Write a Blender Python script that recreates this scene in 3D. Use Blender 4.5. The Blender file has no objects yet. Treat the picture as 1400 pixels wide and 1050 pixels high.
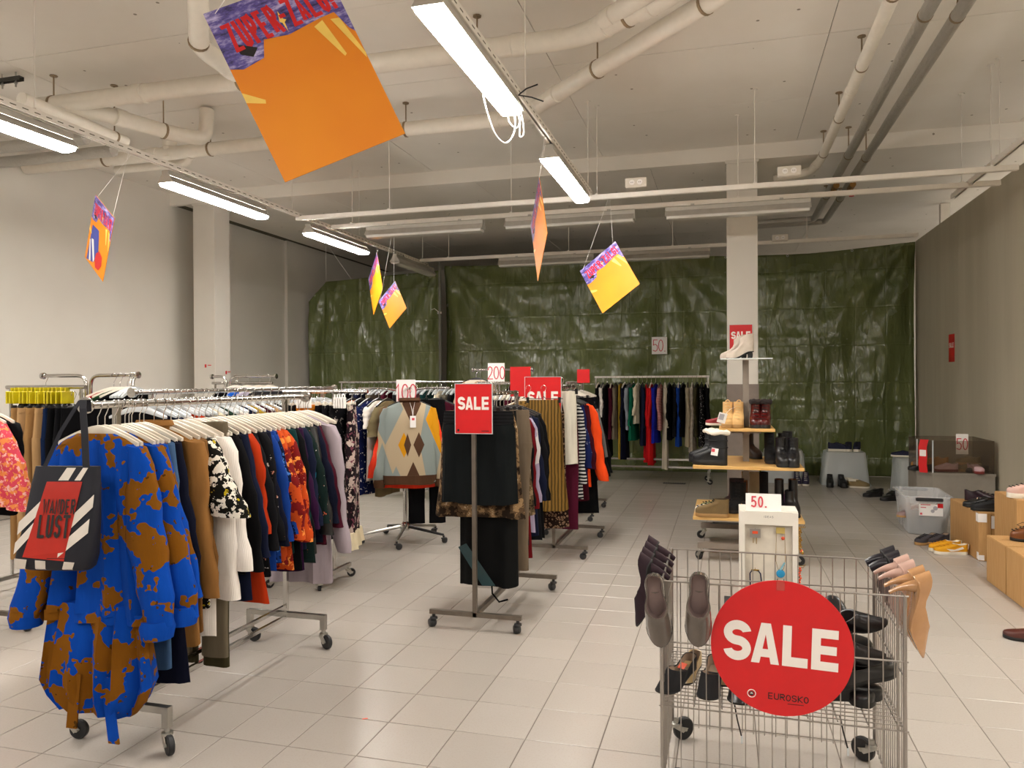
import bpy, bmesh, math, random
from mathutils import Vector, Matrix, Euler, noise
random.seed(7)
PI = math.pi
SC = bpy.context.scene
COL = SC.collection

# ---------------------------------------------------------------- camera, world, exposure
YAW, PITCH, ROLL, FPX, CAMH = .2726, -.0044, -.0055, 1040.77, 1.61
cy, sy, cp, sp, cr, sr = math.cos(YAW), math.sin(YAW), math.cos(PITCH), math.sin(PITCH), math.cos(ROLL), math.sin(ROLL)
FWD = Vector((-sy*cp, cy*cp, sp)); R0 = Vector((cy, sy, 0)); U0 = R0.cross(FWD)
RGT = cr*R0 + sr*U0; UPV = -sr*R0 + cr*U0
cam = bpy.data.cameras.new('camera'); cam.sensor_width = 36; cam.lens = FPX/1400*36; cam.clip_end = 100; cam.clip_start = .05
co = bpy.data.objects.new('camera', cam); COL.objects.link(co)
M = Matrix((RGT, UPV, -FWD)).transposed().to_4x4(); M.translation = (0, 0, CAMH); co.matrix_world = M
SC.camera = co
SC.view_settings.view_transform = 'Standard'; SC.view_settings.look = 'None'
SC.view_settings.exposure = 0.0; SC.view_settings.gamma = 1; SC.view_settings.use_curve_mapping = False
W = bpy.data.worlds.new('world'); SC.world = W; W.use_nodes = True
W.node_tree.nodes['Background'].inputs[0].default_value = (1, .93, .82, 1); W.node_tree.nodes['Background'].inputs[1].default_value = .05
TUBE = 92.0          # radiance of the fluorescent lamps
SC.cycles.max_bounces = 8; SC.cycles.diffuse_bounces = 4; SC.cycles.glossy_bounces = 4
SC.cycles.transparent_max_bounces = 12; SC.cycles.transmission_bounces = 6
SC.cycles.sample_clamp_indirect = 6; SC.cycles.use_denoising = True

def proj(p):
    d = Vector(p) - Vector((0, 0, CAMH)); z = d.dot(FWD)
    return (700 + FPX*d.dot(RGT)/z, 525 - FPX*d.dot(UPV)/z, z) if z > .1 else (-9999, -9999, z)

# ---------------------------------------------------------------- materials
MATS = {}
def lin(c):
    if isinstance(c, str): c = [int(c[i:i+2], 16)/255 for i in (0, 2, 4)]
    return tuple((x/12.92 if x <= .04045 else ((x+.055)/1.055)**2.4) for x in c) + (1,)
class NT:
    def __init__(s, m): s.t = m.node_tree; s.n = s.t.nodes; s.b = s.n['Principled BSDF']
    def new(s, ty, **kw):
        n = s.n.new(ty)
        for k, v in kw.items():
            if hasattr(n, k): setattr(n, k, v)
            else: n.inputs[k.replace('_', ' ')].default_value = v
        return n
    def link(s, a, b): s.t.links.new(a, b)
    def math(s, op, a, b=None, c=None):
        n = s.n.new('ShaderNodeMath'); n.operation = op
        for i, v in enumerate((a, b, c)):
            if v is None: continue
            if isinstance(v, (int, float)): n.inputs[i].default_value = v
            else: s.link(v, n.inputs[i])
        return n.outputs[0]
    def mix(s, f, a, b):
        n = s.n.new('ShaderNodeMix'); n.data_type = 'RGBA'
        for i, v in ((0, f), (6, a), (7, b)):
            if isinstance(v, (int, float, tuple)): n.inputs[i].default_value = v
            else: s.link(v, n.inputs[i])
        return n.outputs[2]
    def coord(s, kind='Object', scale=(1, 1, 1)):
        c = s.n.new('ShaderNodeTexCoord'); m = s.n.new('ShaderNodeMapping'); m.inputs['Scale'].default_value = scale
        s.link(c.outputs[kind], m.inputs[0]); return m.outputs[0]
    def noise(s, v, scale, detail=2, rough=.5):
        n = s.n.new('ShaderNodeTexNoise'); n.inputs['Scale'].default_value = scale; n.inputs['Detail'].default_value = detail
        n.inputs['Roughness'].default_value = rough; s.link(v, n.inputs['Vector']); return n.outputs['Fac']
    def ramp(s, f, stops, const=False):
        r = s.n.new('ShaderNodeValToRGB'); e = r.color_ramp
        if const: e.interpolation = 'CONSTANT'
        while len(e.elements) < len(stops): e.elements.new(.5)
        for el, (p, c) in zip(e.elements, stops): el.position = p; el.color = c if isinstance(c, tuple) else lin(c)
        s.link(f, r.inputs[0]); return r.outputs[0]
    def bump(s, h, strength=.3, dist=.01, nrm=None):
        b = s.n.new('ShaderNodeBump'); b.inputs['Strength'].default_value = strength; b.inputs['Distance'].default_value = dist
        s.link(h, b.inputs['Height'])
        if nrm: s.link(nrm, b.inputs['Normal'])
        return b.outputs[0]
def newmat(name, col, rough=.5, metal=0, **kw):
    m = bpy.data.materials.new(name); m.use_nodes = True; t = NT(m)
    t.b.inputs['Base Color'].default_value = lin(col); t.b.inputs['Roughness'].default_value = rough; t.b.inputs['Metallic'].default_value = metal
    for k, v in kw.items(): t.b.inputs[k.replace('_', ' ')].default_value = v
    MATS[name] = m; return m, t
def plain(name, col, rough=.5, metal=0, var=.06, bump=0, bs=200, **kw):
    """a colour with slight procedural unevenness"""
    if name in MATS: return MATS[name]
    m, t = newmat(name, col, rough, metal, **kw)
    c = t.coord(); f = t.noise(c, 14, 3)
    b = lin(col); lo = tuple(x*(1-var) for x in b[:3]) + (1,); hi = tuple(min(1, x*(1+var)) for x in b[:3]) + (1,)
    t.link(t.ramp(f, [(.3, lo), (.7, hi)]), t.b.inputs['Base Color'])
    if bump: t.link(t.bump(t.noise(c, bs, 2), bump, .002), t.b.inputs['Normal'])
    return m
def cloth(name, col, kind='plain', cols=(), scale=8, rough=.92, weave=.25):
    if name in MATS: return MATS[name]
    m, t = newmat(name, col, rough, 0, Specular_IOR_Level=.10, Sheen_Weight=.0)
    c = t.coord(); b = lin(col)
    f = t.noise(t.coord(scale=(6, 6, 1.2)), 3, 3)
    lo = tuple(x*.86 for x in b[:3]) + (1,); hi = tuple(min(1, x*1.1) for x in b[:3]) + (1,)
    colr = t.ramp(f, [(.3, lo), (.7, hi)])
    if kind == 'blotch':
        for i, (cc, sc_, th) in enumerate(cols):
            mp = t.n.new('ShaderNodeMapping'); mp.inputs['Location'].default_value = (i*3.1, i*1.7, i*5.3); t.link(c, mp.inputs[0])
            g = t.noise(mp.outputs[0], sc_, 3, .62)
            colr = t.mix(t.math('GREATER_THAN', g, th), colr, lin(cc))
    elif kind == 'leopard':
        v = t.n.new('ShaderNodeTexVoronoi'); v.feature = 'F1'; v.inputs['Scale'].default_value = scale; t.link(c, v.inputs['Vector'])
        colr = t.mix(t.math('LESS_THAN', v.outputs['Distance'], .42), colr, lin(cols[0]))
        if len(cols) > 1: colr = t.mix(t.math('LESS_THAN', v.outputs['Distance'], .2), colr, lin(cols[1]))
    elif kind == 'camo':
        g = t.noise(c, scale, 4, .65); n = len(cols)
        colr = t.ramp(g, [(.0, cols[0])] + [(.36 + .28*i/(n-1), cols[i]) for i in range(1, n)], True)
    elif kind == 'stripe':
        w = t.n.new('ShaderNodeTexWave'); w.bands_direction = cols[1]; w.inputs['Scale'].default_value = scale; w.inputs['Distortion'].default_value = cols[2] if len(cols) > 2 else 0
        t.link(c, w.inputs['Vector']); colr = t.mix(t.math('GREATER_THAN', w.outputs['Fac'], .55), colr, lin(cols[0]))
    elif kind == 'dots':
        v = t.n.new('ShaderNodeTexVoronoi'); v.feature = 'F1'; v.inputs['Scale'].default_value = scale; t.link(c, v.inputs['Vector'])
        colr = t.mix(t.math('LESS_THAN', v.outputs['Distance'], .22), colr, lin(cols[0]))
    t.link(colr, t.b.inputs['Base Color'])
    h1 = t.noise(t.coord(scale=(1, 1, .25)), 22, 4); n1 = t.bump(h1, .35, .012)
    if kind == 'knit' or weave > .3:
        w = t.n.new('ShaderNodeTexWave'); w.bands_direction = 'X'; w.inputs['Scale'].default_value = 45; t.link(c, w.inputs['Vector'])
        n1 = t.bump(w.outputs['Fac'], .3, .003, n1)
    else: n1 = t.bump(t.noise(c, 350, 1), weave, .001, n1)
    t.link(n1, t.b.inputs['Normal'])
    return m

CHROME = plain('chrome', 'c9c7c4', .16, 1, .03)
ZINC = plain('zinc plated steel', 'b4b2ac', .33, 1, .08)
WIRE = plain('galvanised wire', 'a8a29c', .35, .9, .05)
GREYSTEEL = plain('brushed grey brown steel', '7d746a', .42, .75, .12, .1, 90)
RUBBER = plain('black rubber', '17171a', .5)
DARKPLASTIC = plain('dark grey plastic', '2a2a2c', .45)
WHITEPLASTIC = plain('ivory hanger plastic', 'd8cfbf', .42, 0, .03)
BLACKPLASTIC = plain('black hanger plastic', '141414', .35)
CLEARPLASTIC = plain('clear hanger plastic', 'c9cdcf', .2, 0, .03)
WHITEMETAL = plain('white enamelled metal', 'd9d2c6', .4, 0, .03)
PIPEMAT = plain('white painted pipe', 'e3dccf', .42, 0, .03)
CLAMP = plain('brownish clamp steel', '8f7b60', .45, .5)
WHITE = plain('white card', 'eeeae6', .6, 0, .01)
RED = plain('red print', 'd0161b', .38, 0, .03)
PRICE = plain('red marker ink', 'c8414e', .7, 0, .05)
INK = plain('black ink', '15100f', .6)
LETTERWHITE = plain('white print', 'f1e9e2', .5, 0, .01)
OAK = newmat('light oak board', 'd6a863', .42)[0]
t = NT(OAK); f = t.noise(t.coord(scale=(1, 14, 14)), 4, 4)
t.link(t.ramp(f, [(.3, 'c99a55'), (.7, 'dfb673')]), t.b.inputs['Base Color'])
CARTON = newmat('brown cardboard', 'b88d57', .8)[0]
t = NT(CARTON); f = t.noise(t.coord(scale=(30, 30, 2)), 3, 3); t.link(t.ramp(f, [(.3, 'b08450'), (.7, 'bf955f')]), t.b.inputs['Base Color'])

# ---------------------------------------------------------------- mesh helpers
class MB:
    def __init__(s): s.v = []; s.f = []
    def add(s, vs, fs):
        o = len(s.v); s.v += [tuple(v) for v in vs]; s.f += [tuple(i+o for i in f) for f in fs]; return s
    def box(s, c, d, rot=None, ch=0):
        x, y, z = d[0]/2, d[1]/2, d[2]/2
        if ch:
            vs = []; 
            for sz in (-1, 1):
                for (k, q) in ((z-ch, 0), (z, ch)) if sz > 0 else ((z, ch), (z-ch, 0)):
                    ax, ay = x-q, y-q
                    vs += [(-ax+ch*(q == 0)*.6, -ay, sz*k), (ax-ch*(q == 0)*.6, -ay, sz*k), (ax, -ay+ch*(q == 0)*.6, sz*k), (ax, ay-ch*(q == 0)*.6, sz*k), (ax-ch*(q == 0)*.6, ay, sz*k), (-ax+ch*(q == 0)*.6, ay, sz*k), (-ax, ay-ch*(q == 0)*.6, sz*k), (-ax, -ay+ch*(q == 0)*.6, sz*k)]
            fs = [tuple(range(7, -1, -1)), tuple(range(24, 32))]
            for r in range(3):
                for i in range(8): fs.append((r*8+i, r*8+(i+1) % 8, r*8+8+(i+1) % 8, r*8+8+i))
        else:
            vs = [(a*x, b*y, e*z) for e in (-1, 1) for a, b in ((-1, -1), (1, -1), (1, 1), (-1, 1))]
            fs = [(3, 2, 1, 0), (4, 5, 6, 7), (0, 1, 5, 4), (1, 2, 6, 5), (2, 3, 7, 6), (3, 0, 4, 7)]
        m = Euler(rot).to_matrix() if rot else Matrix.Identity(3)
        return s.add([m @ Vector(v) + Vector(c) for v in vs], fs)
    def loft(s, rings, cap0=True, cap1=True):
        n = len(rings[0]); o = len(s.v)
        for r in rings: s.v += [tuple(p) for p in r]
        for k in range(len(rings)-1):
            a = o+k*n
            for i in range(n): j = (i+1) % n; s.f.append((a+i, a+j, a+n+j, a+n+i))
        if cap0: s.f.append(tuple(range(o+n-1, o-1, -1)))
        if cap1: e = o+(len(rings)-1)*n; s.f.append(tuple(range(e, e+n)))
        return s
    def tube(s, pts, r, n=8, cap=True, closed=False):
        P = [Vector(p) for p in pts]; m = len(P); rings = []; up = None
        for i in range(m):
            a = P[i-1] if i or closed else P[0]; b = P[(i+1) % m] if i < m-1 or closed else P[-1]
            d = (b-a).normalized()
            if up is None:
                up = Vector((0, 0, 1)) if abs(d.z) < .9 else Vector((1, 0, 0))
            u = (up - d*up.dot(d)).normalized(); up = u; w = d.cross(u)
            rr = r[i] if isinstance(r, (list, tuple)) else r
            rings.append([P[i] + (u*math.cos(2*PI*k/n) + w*math.sin(2*PI*k/n))*rr for k in range(n)])
        if closed:
            o = len(s.v); s.loft(rings, False, False)
            for k in range(n): s.f.append((o+(m-1)*n+k, o+(m-1)*n+(k+1) % n, o+(k+1) % n, o+k))
            return s
        return s.loft(rings, cap, cap)
    def lathe(s, prof, n=16, c=(0, 0, 0), axis='z'):
        rings = []
        for r, h in prof:
            ring = []
            for k in range(n):
                a, b = r*math.cos(2*PI*k/n), r*math.sin(2*PI*k/n)
                q = {'z': (a, b, h), 'x': (h, a, b), 'y': (b, h, a)}[axis]
                ring.append(Vector(q)+Vector(c))
            rings.append(ring)
        return s.loft(rings)
    def extr(s, poly, y0, y1):
        """polygon in xz pulled along y"""
        return s.loft([[(x, y0, z) for x, z in poly], [(x, y1, z) for x, z in poly]])
    def mesh(s, name, mat, smooth=40):
        me = bpy.data.meshes.new(name); me.from_pydata(s.v, [], s.f); me.validate()
        bm = bmesh.new(); bm.from_mesh(me); bmesh.ops.recalc_face_normals(bm, faces=bm.faces); bm.to_mesh(me); bm.free()
        if mat: me.materials.append(mat)
        if smooth:
            me.polygons.foreach_set('use_smooth', [True]*len(me.polygons)); me.set_sharp_from_angle(angle=math.radians(smooth))
        return me
    def build(s, name, mat, parent=None, smooth=40, loc=None):
        return inst(name, s.mesh(name, mat, smooth), parent, loc)
def inst(name, me, parent=None, loc=None, rot=None):
    o = bpy.data.objects.new(name, me); COL.objects.link(o)
    if parent: o.parent = parent
    if loc is not None: o.location = loc
    if rot is not None: o.rotation_euler = rot
    return o
LABELS = set()
def tag(o, label, cat, group=None):
    o['label'] = label; o['category'] = cat
    if group: o['group'] = group
    return o
def thing(name, label, cat, loc=(0, 0, 0), rz=0, group=None, rot=None):
    o = bpy.data.objects.new(name, None); COL.objects.link(o); o.location = loc; o.empty_display_size = .05
    o.rotation_euler = rot if rot is not None else (0, 0, rz)
    return tag(o, label, cat, group)
def struct(o, label=None):
    o['kind'] = 'structure'
    if label: o['label'] = label
    return o
def arc(c, r, a0, a1, n, plane='xz'):
    out = []
    for i in range(n+1):
        a = math.radians(a0+(a1-a0)*i/n); u, v = r*math.cos(a), r*math.sin(a)
        out.append((c[0]+u, c[1], c[2]+v) if plane == 'xz' else ((c[0], c[1]+u, c[2]+v) if plane == 'yz' else (c[0]+u, c[1]+v, c[2])))
    return out

# ---- stroke lettering: flat ribbons in the local xz plane, facing -y
def _s(n=7): # S
    p = []
    for i in range(n+1): a = math.radians(25+ (270-25)*i/n); p.append((.5+.5*math.cos(a), .76+.24*math.sin(a)))
    for i in range(1, n+1): a = math.radians(90 - (90+155)*i/n); p.append((.5+.5*math.cos(a), .26+.26*math.sin(a)))
    return [p]
def _o(n=14): return [[(.5+.5*math.cos(2*PI*i/n), .5+.5*math.sin(2*PI*i/n)) for i in range(n+1)]]
def _bowl(x0, y0, y1, n=6): 
    m = (y0+y1)/2; h = (y1-y0)/2
    return [(x0, y1), (.55, y1)] + [(.55+.45*math.cos(math.radians(90-180*i/n)), m+h*math.sin(math.radians(90-180*i/n))) for i in range(n+1)] + [(.55, y0), (x0, y0)]
GL = {'S': _s(), 'A': [[(0, 0), (.5, 1), (1, 0)], [(.2, .28), (.8, .28)]], 'L': [[(0, 1), (0, 0), (1, 0)]], 'E': [[(1, 1), (0, 1), (0, 0), (1, 0)], [(0, .5), (.9, .5)]],
      'Z': [[(0, 1), (1, 1), (0, 0), (1, 0)]], 'U': [[(0, 1), (0, .25), (.15, .05), (.5, 0), (.85, .05), (1, .25), (1, 1)]], 'P': [[(0, 0), (0, 1)], _bowl(0, .45, 1)],
      'R': [[(0, 0), (0, 1)], _bowl(0, .5, 1), [(.5, .5), (1, 0)]], '-': [[(.1, .5), (.9, .5)]], 'G': [[(.95, .8), (.8, .95), (.5, 1), (.15, .9), (0, .6), (0, .4), (.15, .1), (.5, 0), (.85, .05), (1, .2), (1, .48), (.55, .48)]],
      '!': [[(.5, 1), (.5, .3)], [(.5, .12), (.5, 0)]], 'W': [[(0, 1), (.25, 0), (.5, .8), (.75, 0), (1, 1)]], 'N': [[(0, 0), (0, 1), (1, 0), (1, 1)]], 'D': [[(0, 0), (0, 1), (.5, 1), (.85, .85), (1, .5), (.85, .15), (.5, 0), (0, 0)]],
      'T': [[(0, 1), (1, 1)], [(.5, 1), (.5, 0)]], 'O': _o(), '0': _o(), 'K': [[(0, 0), (0, 1)], [(1, 1), (.05, .48), (1, 0)]], '1': [[(.2, .8), (.6, 1), (.6, 0)]],
      '5': [[(.9, 1), (.1, 1), (.05, .55), (.5, .62), (.9, .5), (1, .3), (.85, .08), (.5, 0), (0, .08)]], '2': [[(.05, .75), (.2, .95), (.5, 1), (.85, .9), (.95, .7), (.7, .4), (0, 0), (1, 0)]],
      '.': [[(.3, 0), (.5, 0)]], 'I': [[(.5, 0), (.5, 1)]], '%': [[(0, 0), (1, 1)]]}
def heavy_sale(h, wf, gap, parent, mat, loc, name, rot):
    b = MB(); w = h*wf; tot = 4*w+3*gap-.08*w; x = -tot/2
    def poly(pts, k=0): b.add([(x+u*w, -.0001*k, (v-.5)*h) for u, v in pts], [tuple(range(len(pts)))])
    n = 22; cl = []
    for i in range(n+1): a = math.radians(12+258*i/n); cl.append((.5+.345*math.cos(a), .6925+.1925*math.sin(a), math.cos(a)*.155/.5, math.sin(a)*.115/.25))
    for i in range(1, n+1): a = math.radians(90-258*i/n); cl.append((.5+.345*math.cos(a), .3075+.1925*math.sin(a), -math.cos(a)*.155/.5, -math.sin(a)*.115/.25))
    vs = []
    for u, v, dx, dv in cl:
        for q in (1, -1): vs.append((x+(u+q*dx*.5)*w, 0, (v+q*dv*.25-.5)*h))
    b.add(vs, [(2*i, 2*i+1, 2*i+3, 2*i+2) for i in range(len(cl)-1)]); x += w*1.0+gap
    x -= .05*w
    poly([(0, 0), (.30, 0), (.5, .72), (.5, 1), (.33, 1)]); poly([(1.0, 0), (.70, 0), (.5, .72), (.5, 1), (.67, 1)]); poly([(.335, .16), (.665, .16), (.61, .36), (.39, .36)], 2); x += w*1.0+gap
    poly([(.04, 0), (.35, 0), (.35, 1), (.04, 1)]); poly([(.35, 0), (.93, 0), (.93, .235), (.35, .235)]); x += w*.95+gap
    poly([(.04, 0), (.35, 0), (.35, 1), (.04, 1)])
    for v0, v1, u in ((0, .215, .97), (.39, .60, .90), (.785, 1, .95)): poly([(.35, v0), (u, v0), (u, v1), (.35, v1)])
    o = b.build(name, mat, parent, 0, loc)
    if rot: o.rotation_euler = rot
    return o
def lettering(txt, h, wf, th, gap, parent, mat, loc, name='lettering', rot=None, shear=0, bend=None):
    """txt centred on loc; h height, wf glyph width / h, th stroke, gap between glyphs"""
    if txt == 'SALE': return heavy_sale(h, wf, gap, parent, mat, loc, name, rot)
    b = MB(); gw = h*wf; lift = 0; adv = {'.': .45, '!': .5, 'I': .5, '-': .7, '1': .75, ' ': .6, 'W': 1.4}
    ws = [gw*adv.get(c, 1) for c in txt]; tot = sum(ws)+gap*(len(txt)-1); x = -tot/2
    for c, w in zip(txt, ws):
        for pl in GL.get(c, []):
            lift = lift+1 if lift < 7 else 0
            P = [Vector((x+th/2+u*(w-th), -h/2+th/2+v*(h-th))) for u, v in pl]; n = len(P); closed = (P[0]-P[-1]).length < 1e-6 and n > 3
            L = []
            for i in range(n):
                a = P[i-1] if i else (P[-2] if closed else None); e = P[i+1] if i < n-1 else (P[1] if closed else None)
                d0 = (P[i]-a).normalized() if a else None; d1 = (e-P[i]).normalized() if e else None
                d0 = d0 or d1; d1 = d1 or d0
                n0 = Vector((-d0.y, d0.x)); n1 = Vector((-d1.y, d1.x)); m = n0+n1
                m = m.normalized() if m.length > .2 else n0
                k = min(1/max(.35, m.dot(n0)), 2.2)*th/2
                ext = Vector((0, 0))
                if not closed and i == 0: ext = -d1*th*.5*(c not in 'EAR')
                if not closed and i == n-1: ext = d0*th*.5*(c not in 'EA')
                L.append((P[i]+m*k+ext, P[i]-m*k+ext))
            vs = []
            for l, r in L:
                for q in (l, r):
                    z = q.y + (bend(q.x) if bend else 0); vs.append((q.x+shear*q.y, -.00012*lift, z))
            b.add(vs, [(2*i, 2*i+1, 2*i+3, 2*i+2) for i in range(n-1)])
        x += w+gap
    o = b.build(name, mat, parent, 0, loc)
    if rot: o.rotation_euler = rot
    return o

# ---------------------------------------------------------------- the setting
ZF, ZR, YB = 4.53, 4.35, 9.92          # ceiling heights and the step between them
XL, XR, XP, YN, YE = -8.25, 7.5, 3.04, -6.0, 17.6
WALLM, t = newmat('off white wall paint', 'cfc8bb', .75)
t.link(t.ramp(t.noise(t.coord('Object', (.6, .6, .6)), 2, 3), [(.3, 'd4cec4'), (.7, 'dad5cb')]), t.b.inputs['Base Color'])
t.link(t.bump(t.noise(t.coord(), 120, 2), .08, .002), t.b.inputs['Normal'])
CEILM, t = newmat('painted ceiling board', 'cdc5b8', .8)
c = t.coord(); v = t.n.new('ShaderNodeTexVoronoi'); v.inputs['Scale'].default_value = 3.2; t.link(c, v.inputs['Vector'])
base = t.ramp(t.noise(c, 1.3, 4), [(.3, 'e3ddd3'), (.7, 'e9e4db')])
t.link(t.mix(t.math('LESS_THAN', v.outputs['Distance'], .045), base, lin('8d8577')), t.b.inputs['Base Color'])
PARTM, t = newmat('grey olive partition board', '8f8670', .7)
c = t.coord(); g = t.noise(t.coord(scale=(1, 2.2, .25)), 1.5, 4)
t.link(t.ramp(g, [(.3, 'b8af99'), (.7, 'c4bba6')]), t.b.inputs['Base Color'])
SHADOWGAP = plain('dark joint', '55503f', .9)
GROUT = plain('grey brown grout', '6a6058', .9)
TILEM, t = newmat('speckled beige floor tile', 'b3a99c', .3, 0, Specular_IOR_Level=.45)
g = t.n.new('ShaderNodeNewGeometry'); vm = t.n.new('ShaderNodeVectorMath'); vm.operation = 'ADD'; vm.inputs[1].default_value = (1.5357, -4.2964+3.331, .1)
t.link(g.outputs['Position'], vm.inputs[0])
vd = t.n.new('ShaderNodeVectorMath'); vd.operation = 'SCALE'; vd.inputs['Scale'].default_value = 1/.3331; t.link(vm.outputs[0], vd.inputs[0])
vf = t.n.new('ShaderNodeVectorMath'); vf.operation = 'FLOOR'; t.link(vd.outputs[0], vf.inputs[0])
wn = t.n.new('ShaderNodeTexWhiteNoise'); t.link(vf.outputs[0], wn.inputs['Vector'])
tint = t.ramp(wn.outputs['Value'], [(0, 'aca49c'), (1, 'b2aaa2')])
sp = t.noise(g.outputs['Position'], 110, 2, .6); cl = t.noise(g.outputs['Position'], 5, 4)
dirt = t.mix(t.math('MULTIPLY', cl, .10), tint, lin('968c82'))
t.link(t.mix(t.ramp(sp, [(.5, (0, 0, 0, 1)), (.72, (.35, .35, .35, 1))]), dirt, lin('a0968c')), t.b.inputs['Base Color'])
t.b.inputs['Roughness'].default_value = .27
t.link(t.bump(t.noise(g.outputs['Position'], 9, 3), .04, .01), t.b.inputs['Normal'])

def slab(name, c, d, mat, label=None): return struct(MB().box(c, d).build(name, mat, None, 0), label)
floor = slab('floor', ((XL+XR)/2, (YN+YE)/2, -.053), (XR-XL, YE-YN, .1), GROUT)
TS = .3331; tx0, ty0 = -1.5357, 4.2964
cells = []
for i in range(int((XL-tx0)/TS)-1, int((XR-tx0)/TS)+1):
    for j in range(int((YN-ty0)/TS)-1, int((YE-ty0)/TS)+1):
        x, y = tx0+(i+.5)*TS, ty0+(j+.5)*TS
        if x-TS/2 < XL or y-TS/2 < YN or x+TS/2 > XR or y+TS/2 > YE: continue
        px, py, z = proj((x, y, 0)); cells.append((z if -25 < px < 1425 and z > .5 and py < 1075 else 1e6+abs(z), x, y))
cells.sort()
h = TS/2-.0021; k = .0022
TILE_V = [(-h, -h, -.006), (h, -h, -.006), (h, h, -.006), (-h, h, -.006), (-h, -h, -k*.5), (h, -h, -k*.5), (h, h, -k*.5), (-h, h, -k*.5), (-h+k, -h+k, 0), (h-k, -h+k, 0), (h-k, h-k, 0), (-h+k, h-k, 0)]
TILE_F = [(0, 1, 5, 4), (1, 2, 6, 5), (2, 3, 7, 6), (3, 0, 4, 7), (4, 5, 9, 8), (5, 6, 10, 9), (6, 7, 11, 10), (7, 4, 8, 11), (8, 9, 10, 11)]
tm = MB().add(TILE_V, TILE_F).mesh('tile', TILEM, 0)
for q, x, y in cells[:298]: inst('tile', tm, floor, (x, y, 0))
rest = MB()
for q, x, y in cells[298:]: rest.add([(x+a, y+b, e) for a, b, e in TILE_V], TILE_F)
o = rest.build('tile_field', TILEM, floor, 0); o['kind'] = 'stuff'

ceil = slab('ceiling', ((XL+XR)/2, (YN+YB)/2, ZF+.06), (XR-XL, YB-YN, .1), SHADOWGAP)
step = slab('trim_1', ((XL+XR)/2, YB+.04, (ZF+ZR)/2+.0), (XR-XL, .08, ZF-ZR+.02), CEILM, 'painted step where the ceiling drops above the pillars')
ceil2 = slab('ceiling_2', ((XL+XR)/2, (YB+.08+YE)/2, ZR+.07), (XR-XL, YE-YB-.08, .12), SHADOWGAP)
PW, PD = 2.38, 1.5
pm = MB().box((0, 0, 0), (PW-.006, PD-.005, .012)).mesh('panel', CEILM, 0)
y = YB - PD/2; row = 0
while y > YN:
    xs = .86 - PW*5 + PW/2 if row % 2 < 9 else 0
    x = -1.52 - PW*3 + PW/2
    while x-PW/2 < XR:
        if x+PW/2 > XL+.1 and y-PD/2 > YN-.9: inst('panel', pm, ceil, (x, y, ZF+.004 + random.uniform(-.0015, .0015)))
        x += PW
    y -= PD; row += 1
y = YB+.09 + PD/2
while y-PD/2 < YE:
    x = -1.52 - PW*3 + PW/2 + .6
    while x-PW/2 < XR:
        inst('panel', pm, ceil2, (x, y, ZR+.004)); x += PW
    y += PD
wl = slab('wall_left', (XL-.1, (YN+13.1)/2, 2.3), (.2, 13.1-YN, 4.6), WALLM)
slab('wall_left_rear', (XL-.04, (13.1+YE)/2, 2.3), (.2, YE-13.1, 4.6), WALLM)
slab('wall_back', ((XL+XR)/2, YE+.1, 2.3), (XR-XL+.4, .2, 4.6), WALLM)
slab('wall_front', ((XL+XR)/2, YN-.1, 2.3), (XR-XL+.4, .2, 4.6), WALLM)
slab('wall_right_outer', (XR+.1, (YN+YE)/2, 2.3), (.2, YE-YN, 4.6), WALLM)
# free standing partition on the right: boards with seams, lower than the ceiling
pr = slab('wall_right', (XP+.07, (2.2+13.95)/2, 1.94), (.08, 13.95-2.2, 3.88), PARTM, 'grey olive partition wall lower than the ceiling')
for k in range(10):
    y1 = 13.95-k*1.2; y0 = max(2.2, y1-1.2)
    if y1 <= y0+.1: break
    MB().box((XP+.018, (y0+y1)/2, 1.94), (.024, y1-y0-.004, 3.876)).build('panel', PARTM, pr, 0)
slab('baseboard_left', (XL+.012, (YN+13.1)/2, .05), (.02, 13.1-YN, .1), plain('grey plinth', '8b8378', .6))
for i, (x, y) in enumerate(((3.32, 13.3), (3.32, 8.2))):
    slab('trim_%d' % (i+2), (x, y, 2.17 if y > 10 else 2.26), (.13, .1, 4.34 if y > 10 else 4.52), WHITEMETAL, 'white post behind the partition wall, %s one' % ('farther' if y > 10 else 'nearer'))
BASEGREY = plain('grey brown pillar base paint', '7b6f66', .6)
def pillar(name, x0, x1, y0, y1, zb, label):
    o = struct(MB().box(((x0+x1)/2, (y0+y1)/2, ZR/2), (x1-x0, y1-y0, ZR), ch=.008).build(name, WALLM, None, 0), label)
    if zb: MB().box(((x0+x1)/2, (y0+y1)/2, zb/2), (x1-x0+.012, y1-y0+.012, zb)).build('plinth', BASEGREY, o, 0)
    MB().box(((x0+x1)/2, (y0+y1)/2-.002, ZR-.02), (x1-x0+.03, y1-y0+.02, .04)).build('cap', WALLM, o, 0)
    return o
pillar('pillar', .03, .40, YB+.0, YB+.37, 1.55, 'white square pillar behind the shoe display')
pl = pillar('pillar', -7.83, -7.45, YB, YB+.37, 0, 'white square pillar by the left wall')
for x, y, z in ((-7.62, YB-.002, 1.86), (-7.44, YB+.25, 1.76)):
    b = MB().box((x, y, z), (.03, .003, .05) if x < -7.5 else (.003, .03, .05)); b.build('sticker', RED, pl, 0)
    (MB().box((x+.07, y, z+.01), (.06, .003, .012)) if x < -7.5 else MB().box((x, y+.07, z+.01), (.003, .06, .012))).build('sticker_text', RED, pl, 0)

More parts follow.
